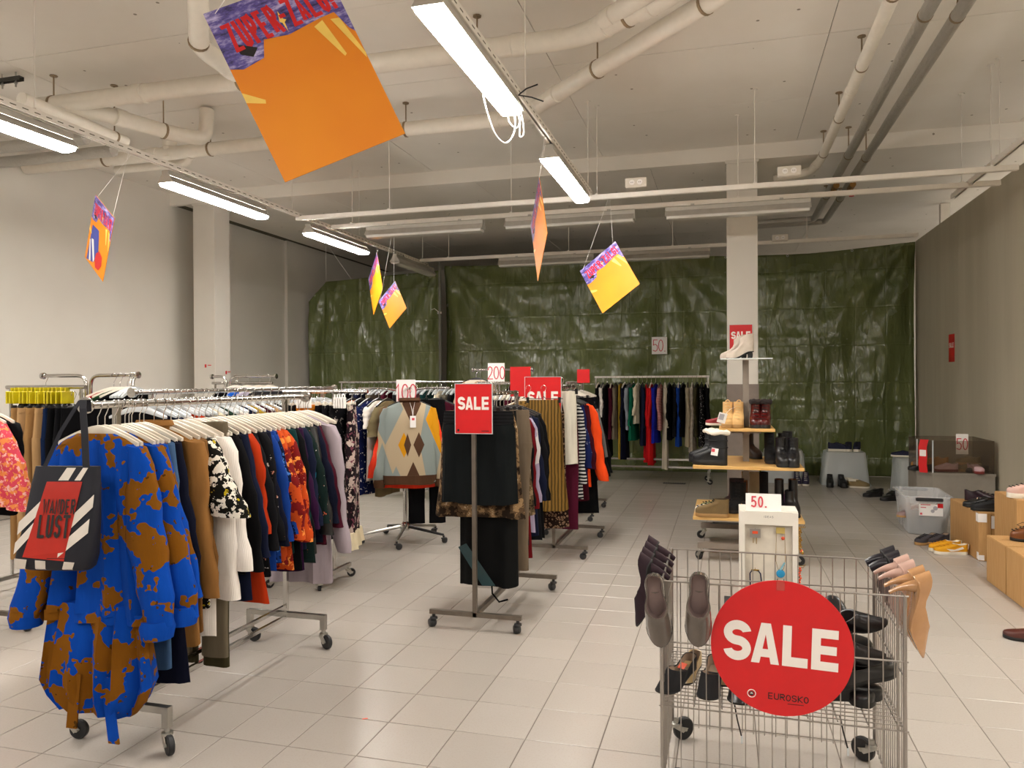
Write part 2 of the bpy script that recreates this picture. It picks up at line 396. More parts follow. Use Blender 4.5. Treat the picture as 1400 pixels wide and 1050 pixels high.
# ---------------------------------------------------------------- green tarpaulins
TARP, t = newmat('green woven tarpaulin', '4d5a30', .3, 0, Specular_IOR_Level=.75)
c = t.coord()
f1 = t.noise(t.coord(scale=(1, 1, .6)), 1.5, 4); col = t.ramp(f1, [(.3, '566135'), (.7, '6a7344')])
t.link(col, t.b.inputs['Base Color'])
wv = t.n.new('ShaderNodeTexWave'); wv.bands_direction = 'Z'; wv.inputs['Scale'].default_value = 30; t.link(c, wv.inputs['Vector'])
n1 = t.bump(wv.outputs['Fac'], .05, .004)
def crumple(scale, strength, dist, n1, sc=(1, 1, 1)):
    v = t.n.new('ShaderNodeTexVoronoi'); v.feature = 'F1'; v.inputs['Scale'].default_value = scale; nz = t.n.new('ShaderNodeTexNoise'); nz.inputs['Scale'].default_value = scale*.8; nz.inputs['Detail'].default_value = 2
    cc = t.coord(scale=sc); t.link(cc, nz.inputs['Vector']); a = t.n.new('ShaderNodeVectorMath'); a.operation = 'MULTIPLY_ADD'; a.inputs[1].default_value = (.35, .35, .35); t.link(nz.outputs['Color'], a.inputs[0]); t.link(cc, a.inputs[2]); t.link(a.outputs[0], v.inputs['Vector'])
    return t.bump(v.outputs['Distance'], strength, dist, n1)
n1 = crumple(2.2, .5, .12, n1, (1.6, 1, .5)); n1 = crumple(7, .38, .02, n1, (1.7, 1, .6))
sx_ = t.n.new('ShaderNodeSeparateXYZ'); t.link(t.coord(), sx_.inputs[0])
for k_, (o_, per) in enumerate(((0, .46), (2, .62))):
    fr_ = t.math('FRACT', t.math('ADD', t.math('DIVIDE', sx_.outputs[o_], per), 20)); rd = t.math('MINIMUM', t.math('MULTIPLY', t.math('ABSOLUTE', t.math('SUBTRACT', fr_, .5)), 30), 1)
    n1 = t.bump(rd, .35, .012, n1)
t.link(n1, t.b.inputs['Normal'])
t.link(t.ramp(t.noise(c, 3, 3), [(.3, (.16, .16, .16, 1)), (.7, (.30, .30, .30, 1))]), t.b.inputs['Roughness'])
SKIN = []
def tarp(label, x0, x1, y, ztop, anchors, seed, left_cut=None):
    nx, nz = 150, 90; vs = []; fs = []
    for j in range(nz+1):
        for i in range(nx+1):
            u, v = i/nx, j/nz; x = x0+(x1-x0)*u; zt = ztop(x); z = zt*v
            # folded creases of the packed sheet
            cx = (x*1.0+seed) % .75; cz = (z+.3) % 1.05
            d = .014*math.exp(-(cx-.375)**2/.0009)*(1 if int(x/.75) % 2 else -1) + .014*math.exp(-(cz-.5)**2/.0012)
            # drapes that radiate from the anchor points
            for ax, az, s in anchors:
                dx, dz = x-ax, az-z
                if dz > .02:
                    a = math.atan2(dx, dz); r = math.hypot(dx, dz); d += 1.6*s*math.sin(a*13+seed)*math.exp(-abs(a)*1.2)*min(r, 1.2)*math.exp(-r*.42)
            n = noise.noise(Vector((x*1.1, z*.7, seed))); d += .05*n + .022*noise.noise(Vector((x*4, z*3.2, seed+4))) + .010*noise.noise(Vector((x*11, z*9, seed+9)))
            d += .05*math.sin(x*2.3+seed)*(1-v)**.5
            vs.append((x, y-d-.03*(1-v)*math.sin(x*5)*.6, max(.004, z)))
    for j in range(nz):
        for i in range(nx): a = j*(nx+1)+i; fs.append((a, a+1, a+nx+2, a+nx+1))
    root = thing('tarpaulin', label, 'tarpaulin', (0, 0, 0), group=None)
    SKIN.extend(vs)
    o = MB().add(vs, fs).build('sheet', TARP, root, 180)
    m = o.modifiers.new('thick', 'SOLIDIFY'); m.thickness = .003
    k = x0+.15
    while k < x1:
        zt = ztop(k)
        MB().tube(arc((k, y-.05, zt-.03), .016, 0, 360, 10)[:-1], .005, 5, closed=True).build('grommet', ZINC, root); k += 1.0
    return root
def zl(x):
    return 3.18 + min(1, max(0, (x+8.05)/.42))*.42 + max(0, (x+7.6)/2.4)*.12
def zr_(x):
    u = (x+5.12)/4.1
    if x < -1.0: return 3.80 - .05*math.sin(max(0, min(1, u))*PI)
    return 3.80 - .10*math.sin((x+1.0)/3.98*PI)*(1 if x < 2.98 else 0) + .02*(x+1)/4
tarp('green tarpaulin sheet at the left, its top left corner cut off', -8.02, -5.22, 13.62, zl, [(-5.25, 3.75, .035), (-7.6, 3.6, .03)], 1.3)
tarp('wide green tarpaulin sheet hung across the back, from the grey pole to the partition', -5.13, 2.97, 13.6, zr_, [(-5.1, 3.85, .10), (-1.0, 3.82, .06), (2.95, 3.85, .09)], 5.1)
po = thing('support_pole', 'thin grey pole between the two green tarpaulins', 'pole', (-5.18, 13.5, 0))
MB().tube([(0, 0, .01), (0, 0, 3.85)], .028, 10).build('tube', plain('grey pole', '77786f', .5, .3), po)
MB().lathe([(.07, 0), (.07, .012), (.035, .016), (.032, .06)], 14).build('foot', GREYSTEEL, po)
MB().box((0, 0, 2.9), (.09, .05, .04)).build('clamp', ZINC, po)
MB().tube([(.0, -.02, 2.9), (-.10, -.03, 2.98), (-.16, -.02, 2.96)], .006, 6).build('tie', WHITEMETAL, po)

# ---------------------------------------------------------------- lighting rails and fluorescent fittings
RAILM = plain('white lacquered rail', 'e3ddd3', .45, 0, .03)
FIXM = plain('grey white fitting steel', 'b3afa6', .4, .25, .05)
REFL = plain('satin aluminium reflector', 'c2bfb8', .3, .7, .05)
LAMPOFF = plain('unlit prismatic cover', 'cfccc4', .3, 0, .03)
def lampmat(name, power):
    m = bpy.data.materials.new(name); m.use_nodes = True; n = m.node_tree.nodes; b = n['Principled BSDF']
    b.inputs['Base Color'].default_value = (.9, .9, .88, 1); b.inputs['Emission Color'].default_value = (1, .96, .90, 1); b.inputs['Emission Strength'].default_value = power
    return m
LAMPON = lampmat('glowing lamp cover', TUBE)
def rail(label, a, b, rods, slots=False):
    A, B = Vector(a), Vector(b); L = (B-A).length; r = thing('lighting_rail', label, 'lighting rail', A, math.atan2(-(B-A).x, (B-A).y))
    m = MB().box((0, L/2, .012), (.05, L, .004)).box((-.023, L/2, -.012), (.004, L, .046)).box((.023, L/2, -.012), (.004, L, .046))
    m.box((-.016, L/2, -.035), (.014, L, .003)).box((.016, L/2, -.035), (.014, L, .003)); m.build('channel', RAILM, r, 30)
    sl = MB(); y = .15
    while slots and y < L: sl.box((.0255, y, -.012), (.0012, .05, .007)); y += .1
    if slots: o = sl.build('slots', SHADOWGAP, r, 0); o['kind'] = 'stuff'
    for q in rods:
        top = (ZF if A.y+(B-A).y/L*q < YB else ZR)-A.z
        MB().tube([(0, q, 0), (0, q, top)], .0045, 6).lathe([(.03, top-.012), (.03, top-.004)], 10, (0, q, 0)).box((0, q, .02), (.06, .03, .012)).build('hanger_rod', RAILM, r)
    return r
rail('long white lighting rail above the left racks, under the pipes', (-4.87, -4, 3.6), (-4.87, 12.1, 3.6), [1, 3.6, 6.2, 8.45, 11.9, 13.6, 15.9], True)
rail('white lighting rail down the middle, holding the two brightest lamps', (-1.37, -4, 3.6), (-1.37, 8.0, 3.6), [1, 4, 6.6, 9.3, 11.9], True)
rail('white lighting rail along the top of the partition wall', (2.38, -4, 3.62), (2.43, 9.4, 3.62), [2, 6, 11.9])
rail('white cross rail nearest the viewer, passing in front of the white pillar', (-4.9, 8.05, 3.565), (2.62, 8.05, 3.565), [1.2, 3.6, 5.2, 7.3])
rail('white cross rail carrying three unlit fittings in a row', (-4.85, 8.78, 3.6), (2.7, 8.78, 3.6), [.3, 2.4, 5, 7.2])
rail('white cross rail nearest the green tarpaulin', (-4.85, 11.75, 3.62), (2.6, 11.75, 3.62), [.5, 2.5, 4.1, 6])
FH = {}
def fitting(label, x, y, z, rz, lit, L=1.54, w=.16):
    r = thing('fluorescent_light', label, 'ceiling light', (x, y, z), rz)
    if not FH:
        FH['housing'] = MB().box((0, L/2, .118), (.075, L, .05), ch=.005).box((0, L/2, .147), (.03, L*.9, .01)).mesh('housing', FIXM, 30)
        q = []
        for s in (-1, 1):
            q.append(MB().loft([[(s*.036, y_, .094), (s*.040, y_, .094), (s*.084, y_, .028), (s*.079, y_, .028)] for y_ in (0.012, L-.012)]))
        FH['refl'] = [m.mesh('reflector', REFL, 30) for m in q]
        FH['cap'] = MB().extr([(-.04, .1), (.04, .1), (.085, .028), (-.085, .028)], 0, .012).mesh('end_cap', FIXM, 30)
        pr_ = [(-.074, .030), (-.072, .010), (-.062, .0), (0, -.005), (.062, .0), (.072, .010), (.074, .030), (.04, .08), (-.04, .08)]
        FH['on'] = MB().extr(pr_, .016, L-.016).mesh('lamp_cover', LAMPON, 40); FH['off'] = MB().extr(pr_, .016, L-.016).mesh('lamp_cover', LAMPOFF, 40)
        FH['clip'] = MB().box((0, 0, .155), (.058, .04, .02)).mesh('bracket', ZINC, 0)
    inst('housing', FH['housing'], r)
    for m in FH['refl']: inst('reflector', m, r)
    inst('end_cap', FH['cap'], r, (0, 0, 0)); inst('end_cap', FH['cap'], r, (0, L-.012, 0))
    inst('lamp_cover', FH['on' if lit else 'off'], r)
    for q in (.3, L-.3): inst('bracket', FH['clip'], r, (0, q, 0))
    return r
for y, lb in ((.75, None), (3.28, 'lit fluorescent light at the left edge, below the silver duct'), (5.87, 'lit fluorescent light on the left rail, in front of the white left pillar'), (8.35, 'lit fluorescent light on the left rail, farthest of the lit ones'), (-1.8, None)):
    fitting(lb or 'lit fluorescent light on the left rail, %s' % ('left of the viewer' if y > 0 else 'behind the viewer'), -4.93 if y > 0 else -4.93, y, 3.415, 0, True)
fitting('unlit fluorescent light at the far end of the left rail by the tarpaulin', -4.86, 10.75, 3.415, 0, False)
for y, lb in ((3.47, 'nearest and brightest fluorescent light, loose white cables at its end'), (6.13, 'bright fluorescent light above the narrow orange placard'), (-1.9, None)):
    fitting(lb or 'lit fluorescent light on the middle rail behind the viewer', -1.39, y, 3.415, 0, True)
for i, y in enumerate((4.3, 1.7, -.9, -3.5)): fitting('lit fluorescent light on the rail beside the partition, outside the view, %s one' % ('farthest', 'third', 'second', 'rearmost')[i], 2.38, y, 3.43, 0, True)
for i, (x, y) in enumerate(((5.2, 4.6), (5.2, 7.6), (5.2, 10.6), (5.2, 13.4))): fitting('lit fluorescent light in the space beyond the partition wall, %s from the front' % ('first', 'second', 'third', 'fourth')[i], x, y, 3.43, 0, True)
for x, lb in ((-2.80, 'unlit fluorescent light on the cross rail, leftmost of three'), (-.98, 'unlit fluorescent light on the cross rail, behind the narrow placard'), (.90, 'unlit fluorescent light on the cross rail, passing behind the white pillar')):
    fitting(lb, x, 8.78, 3.415, PI/2, False)
for x, lb in ((-1.95, 'unlit fitting hanging just above the tarpaulin, left of two'), (-.2, 'unlit fitting hanging just above the tarpaulin, right of two')):
    fitting(lb, x, 11.75, 3.435, PI/2, False)
cb = thing('loose_cable', 'white loose cables dangling from the end of the brightest lamp', 'cable', (-1.40, 4.7, 3.41))
for pts in ([(-.06, -.12, .0), (-.05, -.05, -.10), (-.03, .06, -.20), (.0, .2, -.21), (.03, .3, -.10), (.03, .31, .08)], [(.02, .31, .08), (.06, .33, -.02), (.05, .36, -.12), (.08, .36, -.10), (.07, .34, .02), (.05, .33, .1)], [(.0, .31, .1), (-.03, .36, 0), (.02, .4, -.05), (.06, .38, .03)]):
    P = [Vector(p) for p in pts]; Q = []
    for i in range(len(P)-1):
        p0, p1, p2, p3 = P[max(0, i-1)], P[i], P[i+1], P[min(len(P)-1, i+2)]
        for u in (0, .25, .5, .75): Q.append(.5*((2*p1)+(p2-p0)*u+(2*p0-5*p1+4*p2-p3)*u*u+(3*p1-p0-3*p2+p3)*u**3))
    MB().tube(Q+[P[-1]], .005, 6).build('strand', WHITE, cb)
MB().tube([(.05, .33, .15), (.12, .42, .16), (.2, .44, .13)], .005, 6).tube([(.05, .33, .15), (.1, .36, .2), (.18, .36, .22)], .005, 6).build('dark_strand', RUBBER, cb)

# ---------------------------------------------------------------- pipes under the ceiling
def curve(pts, rad=.16, n=5):
    """round the corners of a polyline"""
    P = [Vector(p) for p in pts]; out = [P[0]]
    for i in range(1, len(P)-1):
        a, b, c_ = P[i-1], P[i], P[i+1]; d0 = (a-b).normalized(); d1 = (c_-b).normalized(); k = min(rad, (a-b).length*.45, (c_-b).length*.45)
        p0, p1 = b+d0*k, b+d1*k
        for j in range(n+1): u = j/n; out.append(p0*(1-u)**2+b*2*u*(1-u)+p1*u*u)
    return out+[P[-1]]
FOIL, t = newmat('wrinkled foil insulation', 'b9b5ad', .32, .6)
t.link(t.bump(t.noise(t.coord(scale=(1, .5, 1)), 30, 4, .7), .9, .02), t.b.inputs['Normal'])
def pipe(label, pts, r, clamps=(), mat=PIPEMAT, sockets=(), rad=.16, name='drain_pipe', cat='pipe', rods=True):
    root = thing(name, label, cat, (0, 0, 0))
    b = MB().tube(curve(pts, rad), r, 16); b.build('tube', mat, root)
    def at(k, u): return Vector(pts[k])*(1-u)+Vector(pts[k+1])*u, (Vector(pts[k+1])-Vector(pts[k])).normalized()
    for k, u in sockets:
        p, d = at(k, u); MB().tube([p-d*.06, p-d*.055, p-d*.03, p+d*.03, p+d*.05, p+d*.055], [r, r*1.12, r*1.12, r*1.10, r*1.10, r], 16, False).build('socket', mat, root)
    for k, u in clamps:
        p, d = at(k, u); b = MB().tube([p-d*.012, p+d*.012], r*1.07, 16)
        if rods:
            top = (ZF if p.y < YB else ZR)
            b.tube([p+Vector((0, 0, r)), (p.x, p.y, top)], .007, 6).lathe([(.035, top-.012), (.035, top-.003)], 8, (p.x, p.y, 0))
        b.build('clamp', CLAMP, root)
    return root
pipe('thick white drain pipe crossing the ceiling behind the big placard', [(-6.5, 5.8, 4.25), (-1.05, 5.8, 4.25), (-.35, 5.35, 4.25), (0.1, 4.6, 4.25)], .08, [(0, .07), (0, .445), (0, .845), (1, .55)], sockets=[(0, .25), (0, .50), (0, .91), (1, .25), (1, .75)])
pipe('white branch pipe forking off the thick drain pipe', [(-1.2, 5.80, 4.25), (-.95, 5.74, 4.27), (-.2, 5.02, 4.28), (-.1, 4.5, 4.28)], .072, [], sockets=[(1, .2)])
pipe('white drain pipe running across behind both lit lamp rows', [(-8.24, 7.4, 4.25), (-1.95, 7.4, 4.25), (-1.6, 7.0, 4.25), (.3, 5.12, 4.25), (1.0, 4.4, 4.25)], .075, [(0, .19), (0, .42), (0, .62), (0, .80), (2, .3), (2, .78)], sockets=[(0, .30), (0, .955), (2, .05)])
pipe('white side pipe with an upturned elbow, under the thick drain pipe', [(-6.0, 5.80, 4.22), (-5.62, 6.0, 4.16), (-5.43, 6.62, 4.16), (-5.28, 6.9, 4.18), (-5.28, 6.92, 4.5)], .075, [(1, .8)], sockets=[(1, .1)], rad=.12)
pipe('white down pipe bending out of the ceiling left of the big placard', [(-3.60, 4.62, 4.5), (-3.62, 4.66, 4.33), (-3.92, 5.05, 4.22), (-4.0, 5.62, 4.24)], .075, [(1, .9)], sockets=[(2, .8)], rad=.12)
pipe('short vertical white pipe stub rising from the far left drain', [(-6.15, 7.4, 4.2), (-6.15, 7.4, 4.5)], .07, [(0, .5)], rods=False, sockets=[(0, .6)])
pipe('lower white stub pipe behind the far left drain pipe', [(-7.1, 7.62, 4.19), (-6.1, 7.62, 4.19), (-5.86, 7.4, 4.21)], .05, [])
pipe('slim white pipe running away along the right side of the ceiling', [(1.14, 2.5, 4.28), (1.13, 9.85, 4.26), (1.05, 10.25, 4.22), (.62, 10.35, 4.18)], .05, [(0, .45), (0, .62), (0, .80), (0, .97)], sockets=[(0, .70), (1, .5)], rad=.1, name='waste_pipe')
sp1 = pipe('silver insulated pipe, left of the two that run side by side', [(1.38, 2.5, 4.2), (1.40, 13.2, 4.2), (.5, 13.25, 4.2)], .05, [(0, .33), (0, .66), (0, .85)], FOIL, name='insulated_pipe', rad=.08)
sp2 = pipe('silver insulated pipe, right of the two that run side by side', [(1.62, 2.5, 4.2), (1.60, 13.45, 4.2), (.5, 13.5, 4.2)], .05, [(0, .33), (0, .66), (0, .85)], FOIL, name='insulated_pipe', rad=.08)
BRASS = plain('brass', '8f6b3a', .4, .8)
for p_, x, hot in ((sp1, 1.41, 0), (sp2, 1.61, 1)):
    v_ = MB().tube([(x, 10.7, 4.13), (x, 10.95, 4.13)], .04, 10).tube([(x, 10.82, 4.13), (x, 10.82, 4.05)], .022, 8).build('valve', BRASS, p_)
    if hot: MB().tube([(x-.02, 10.82, 4.04), (x+.18, 10.82, 4.05)], .011, 6).lathe([(.03, 4.0), (.035, 4.02), (.03, 4.04)], 8, (x, 10.82, 0)).build('valve_handle', RED, p_)
pipe('ribbed silver duct at the left wall, nearer of two', [(-8.24, 6.34, 4.12), (-6.3, 6.36, 4.12)], .06, [], FOIL, name='silver_duct', cat='duct')
pipe('ribbed silver duct at the left wall, farther of two', [(-8.24, 6.62, 4.06), (-6.2, 6.62, 4.06)], .06, [], FOIL, name='silver_duct', cat='duct')
pipe('short capped tube above the left lighting rail', [(-5.72, 5.1, 4.02), (-5.76, 6.3, 4.02)], .055, [(0, .88)], name='capped_tube')
u = thing('strut_channel', 'dark steel strut channel fixed below the ceiling at upper left', 'bracket', (-6.55, 5.62, 4.47))
MB().box((0, 0, 0), (.5, .05, .004)).box((0, -.023, -.018), (.5, .004, .036)).box((0, .023, -.018), (.5, .004, .036)).build('channel', plain('dark strut steel', '4a4844', .5, .5), u, 0)
for k in (-.16, .02, .18): MB().tube([(k, 0, -.09), (k, 0, .05)], .008, 6).lathe([(.016, -.06), (.016, -.045)], 6, (k, 0, 0)).build('bolt', ZINC, u)
for x, y, lb in ((.62, 7.98, 'double socket box on the cross rail right of the white pillar'), (-.88, 7.98, 'double socket box on the cross rail right of the bright lamp'), (.78, 11.7, 'small white box on the far cross rail right of the white pillar')):
    s = thing('socket_box', lb, 'socket', (x, y, 3.63)); MB().box((0, 0, .03), (.22, .05, .10), ch=.008).build('body', WHITEMETAL, s)
    for k in (-.04, .04): MB().lathe([(.028, -.029), (.028, -.025), (.018, -.024)], 12, (k, 0, .03), 'y').build('outlet', WHITE, s)
    for k in (-.008, .008): MB().lathe([(.004, -.031), (.004, -.029)], 6, (-.04+k, 0, .03), 'y').lathe([(.004, -.031), (.004, -.029)], 6, (.04+k, 0, .03), 'y').build('pin_holes', INK, s)

# ---------------------------------------------------------------- hanging placards
ORANGE, t = newmat('orange printed card', 'f0980f', .5)
t.link(t.ramp(t.noise(t.coord(), 2.5, 2), [(.3, 'e6820a'), (.75, 'ee920c')]), t.b.inputs['Base Color'])
PURPLE, t = newmat('violet printed band', '4f4387', .4)
t.link(t.ramp(t.noise(t.coord(scale=(2, 1, 6)), 5, 4, .7), [(.36, '2b2450'), (.5, '5f54a0'), (.66, 'c3b9e2')]), t.b.inputs['Base Color'])
RAY = plain('pale yellow print', 'f8cf63', .4)
BLUEP = plain('blue print', '3f4aa0', .4)
def placard(label, loc, rot, w, h, front=False, rail_z=3.57, rail_xy=None):
    r = thing('sale_placard', label, 'placard', loc, rot=rot)
    MB().box((0, .003, 0), (w, .004, h)).build('board', ORANGE, r, 0)
    def flat(name, uv, mat, d):
        vs = [((u-.5)*w, -d, (.5-v)*h) for u, v in uv]; b = MB().add(vs, [tuple(range(len(vs)))]); return b.build(name, mat, r, 0)
    flat('header', [(0, 0), (1, 0), (1, .37), (.966, .34), (.91, .23), (.79, .235), (.518, .262), (.327, .24), (.269, .334), (.093, .355), (0, .33)], PURPLE, .0005)
    flat('dark_emblem', [(.11, .21), (.26, .27), (.20, .31), (.12, .275)], INK, .0010)
    flat('ray', [(.72, .27), (.80, .25), (.86, .47), (.84, .48)], RAY, .0008); flat('ray', [(.86, .26), (.93, .27), (1, .5), (.99, .53)], RAY, .0008); flat('ray', [(0, .47), (.14, .55), (.13, .57), (0, .53)], RAY, .0008)
    lettering('ZUPER-ZALG!', h*.165, (.86*w-10*.006)/10.2/(h*.165), h*.0215, .006, r, RED, (w*.015, -.0014, h*.345), shear=-.15, bend=lambda x: .05*h*x/w)
    flat('spark', [(.515, .12), (.53, .17), (.55, .18), (.53, .19), (.525, .25), (.512, .19), (.495, .18)], RAY, .0011)
    if front:
        flat('blue_sweep', [(.12, .42), (.45, .40), (.62, .75), (.42, .92), (.1, .98)], BLUEP, .0008)
        flat('white_sweep', [(.18, .62), (.28, .60), (.46, .86), (.42, .92)], WHITE, .0010); flat('white_sweep', [(.1, .66), (.14, .65), (.30, .94), (.22, .96)], WHITE, .0010)
        flat('red_disc', [(.5, .74), (.62, .66), (.78, .70), (.82, .82), (.72, .93), (.56, .95), (.48, .85)], RED, .0011)
    Mx = Euler(rot).to_matrix()
    for u in (-.42, .42):
        q = Vector((u*w, 0, h*.48)); wq = Mx @ q + Vector(loc); tgt = Vector(((rail_xy or loc)[0]+.03*u, wq.y*.5+loc[1]*.5, rail_z))
        if tgt.z - wq.z < .02: continue
        MB().tube([q, Mx.transposed() @ (tgt-Vector(loc))], .0016, 5).build('string', WHITE, r)
placard('largest orange placard, hanging tilted near the viewer below the ceiling pipes', (-1.543, 2.607, 2.788), (-.079, -.439, .485), .5, .7, rail_xy=(-1.39, 2.6))
placard('narrow orange placard seen almost edge on, below the second bright lamp', (-1.43, 5.92, 2.82), (-.037, -.676, -1.142), .49, .68, rail_xy=(-1.39, 6))
placard('orange placard hanging before the tarpaulin, left of the white pillar', (-1.185, 8.095, 2.706), (-.187, -.585, -.291), .51, .595, rail_xy=(-1.185, 8.095), rail_z=3.56)
placard('thin orange placard seen edge on, behind the farthest lit lamp on the left', (-4.87, 10.09, 3.026), (-.101, -.679, -.81), .532, .745, rail_xy=(-4.87, 10.09))
placard('small orange placard before the left tarpaulin, right of the edge-on one', (-4.085, 8.955, 2.591), (-.305, -.704, -.295), .371, .519, rail_xy=(-4.085, 8.8), rail_z=3.6)
placard('orange placard with blue and red print hanging at far left', (-5.25, 5.43, 2.87), (.087, .618, -.396), .435, .61, True, rail_xy=(-4.875, 5.43))

# ---------------------------------------------------------------- clothes rails
CAST = {}
def caster(parent, loc, yaw, r=.035, kind='plate'):
    """swivel caster whose wheel touches the floor; loc = where its stem meets the frame"""
    key = (kind, round(r, 3), round(loc[2], 3))
    if key not in CAST:
        z0 = loc[2]; b = MB(); off = r*.75
        b.lathe([(.011, 0), (.011, -.02), (.024, -.022), (.026, -.034), (.012, -.036)], 12)
        if kind == 'plate':
            for s_ in (-1, 1):
                b.loft([[(s_*.017, -.02, -.034), (s_*.021, -.02, -.034), (s_*.021, off-.014, r-z0-.012), (s_*.017, off-.014, r-z0-.012)], [(s_*.017, .018, -.034), (s_*.021, .018, -.034), (s_*.021, off+.014, r-z0+.004), (s_*.017, off+.014, r-z0+.004)]])
            b.lathe([(.007, -.024), (.007, .024)], 8, (0, off, r-z0), 'x')
            w = MB().lathe([(r*.5, -.012), (r*.9, -.013), (r, -.008), (r, .008), (r*.9, .013), (r*.5, .012)], 20, axis='x')
            CAST[key] = (b.mesh('caster', ZINC), w.mesh('wheel', RUBBER), off)
        else:
            b.tube([(0, 0, -.03), (0, off*.4, -.036), (0, off, r*1.9-z0)], .008, 6)
            w = MB()
            for s_ in (-1, 1): w.lathe([(r*.3, s_*.004), (r, s_*.005), (r, s_*.012), (r*.8, s_*.021), (r*.3, s_*.024)], 18, axis='x')
            w.lathe([(r*1.02, -.004), (r*1.02, .004)], 14, axis='x')
            CAST[key] = (b.mesh('caster', DARKPLASTIC), w.mesh('wheel', DARKPLASTIC), off)
    a, w, off = CAST[key]
    o = inst('caster', a, parent, loc, (0, 0, yaw)); inst('wheel', w, o, (0, off, r-loc[2]))
    return o
def chrome_rack(label, loc, L, railz, y0, y1, half=.27, rz=0, over=True, rods=1):
    """chrome rail along local y on two posts with floor bars and casters"""
    r = thing('clothes_rack', label, 'clothes rack', loc, rz)
    MB().tube([(0, y0-.17, railz), (0, y1+.24, railz)], .0165, 12).build('rail', CHROME, r)
    for y in (y0-.17, y1+.24): MB().lathe([(.012, -.014), (.034, -.012), (.036, 0), (.034, .012), (.012, .014)], 18, (0, y, railz), 'y').build('end_disc', CHROME, r)
    for y in (y0, y1):
        MB().box((0, y, (railz+.17)/2), (.025, .025, railz-.17)).build('upright', CHROME, r, 0)
        MB().box((0, y, .185), (half*2, .03, .03)).build('crossbar', WHITEMETAL if False else ZINC, r, 0)
        for s_ in (-1, 1):
            MB().box((s_*(half-.015), y, .15), (.032, .032, .08)).build('leg', ZINC, r, 0)
            caster(r, (s_*(half-.015), y, .112), random.uniform(-2.2, -1.0), .043)
    for x, z in ((0, .235), (.0, .17)):
        MB().box((x, (y0+y1)/2, z), (.02, y1-y0, .02)).build('lower_bar', CHROME, r, 0)
    return r
def box_rack(label, loc, y1, railz, half=.31, top=0):
    """grey brown square tube rack: posts at local y = 0 and y1"""
    r = thing('clothes_rack', label, 'clothes rack', loc, 0)
    for y in (0, y1):
        MB().box((0, y, (railz+.1)/2), (.026, .03, railz-.08)).build('upright', GREYSTEEL, r, 0)
        MB().box((0, y, .105), (half*2, .03, .028)).build('crossbar', GREYSTEEL, r, 0)
        for s_ in (-1, 1): caster(r, (s_*(half-.025), y, .092), random.uniform(-1, 1)+1.2, .029, 'twin')
    MB().box((0, y1/2, .105), (.03, y1-.03, .028)).build('lower_bar', GREYSTEEL, r, 0)
    MB().tube([(0, -.02, railz), (0, y1+.02, railz)], .014, 10).build('rail', CHROME, r)
    return r

# ---------------------------------------------------------------- hangers
HG = {}
def hz(x): return -.072*(min(1, abs(x)/.205))**1.35      # top line of a hanger's shoulder
def hanger_meshes(kind, mat):
    key = (kind, mat.name)
    if key in HG: return HG[key]
    if kind == 'wish':
        up = [(x, hz(x)) for x in [(-.205+.41*i/16) for i in range(17)]]
        lo = [(x*.985, hz(x)-.016-.026*(1-(abs(x)/.205))**.8) for x, z in reversed(up)]
        body = MB()
        n = len(up)
        rings = []
        for i in range(n):
            (x0, z0), (x1, z1) = up[i], lo[n-1-i]; d = .009+.004*(1-abs(x0)/.205)
            rings.append([(x0, -d*.6, z0), (x0, d*.6, z0), (x1, d, z0-.012), (x1, d*.8, z1), (x1, -d*.8, z1), (x1, -d, z0-.012)])
        body.loft(rings)
        if mat is WHITEPLASTIC: body.tube([(-.16, 0, hz(.16)-.03), (0, 0, -.105), (.16, 0, hz(.16)-.03)], .004, 5)
    else:
        body = MB().tube([(-.17, 0, -.01), (-.02, 0, -.01), (0, 0, .01), (.02, 0, -.01), (.17, 0, -.01)], .0035, 6)
        for s_ in (-1, 1): body.box((s_*.14, -.008, -.022), (.022, .006, .05)).box((s_*.14, .008, -.022), (.022, .006, .05)).box((s_*.14, 0, -.008), (.026, .02, .014))
    hook = [(0, 0, -.01), (0, 0, .03)] + [(.020*math.sin(a)-.020+.02, 0, .055-.0+.0) for a in ()] 
    pts = [(0, 0, -.015), (0, 0, .035), (.012, 0, .055), (.021, 0, .075)] + arc((0, 0, .083), .0225, -8, 200, 10)
    HG[key] = (body.mesh('body', mat), MB().tube(pts, .0022, 5).mesh('hook', CHROME))
    return HG[key]
def hanger(kind, mat, loc, rz, label, group, of=None):
    if of:
        label = ' '.join(('%s %s holding the %s' % (('ivory' if mat is WHITEPLASTIC else 'black' if mat is BLACKPLASTIC else 'clear'), 'clip hanger' if kind == 'clip' else 'hanger', of)).split()[:16])
    a, h = hanger_meshes(kind, mat)
    o = thing('clothes_hanger', label, 'hanger', loc, rz, group); inst('body', a, o); inst('hook', h, o)
    return o
# hook inner top sits .083+.0225 above the hanger origin
HOOKTOP = .1035

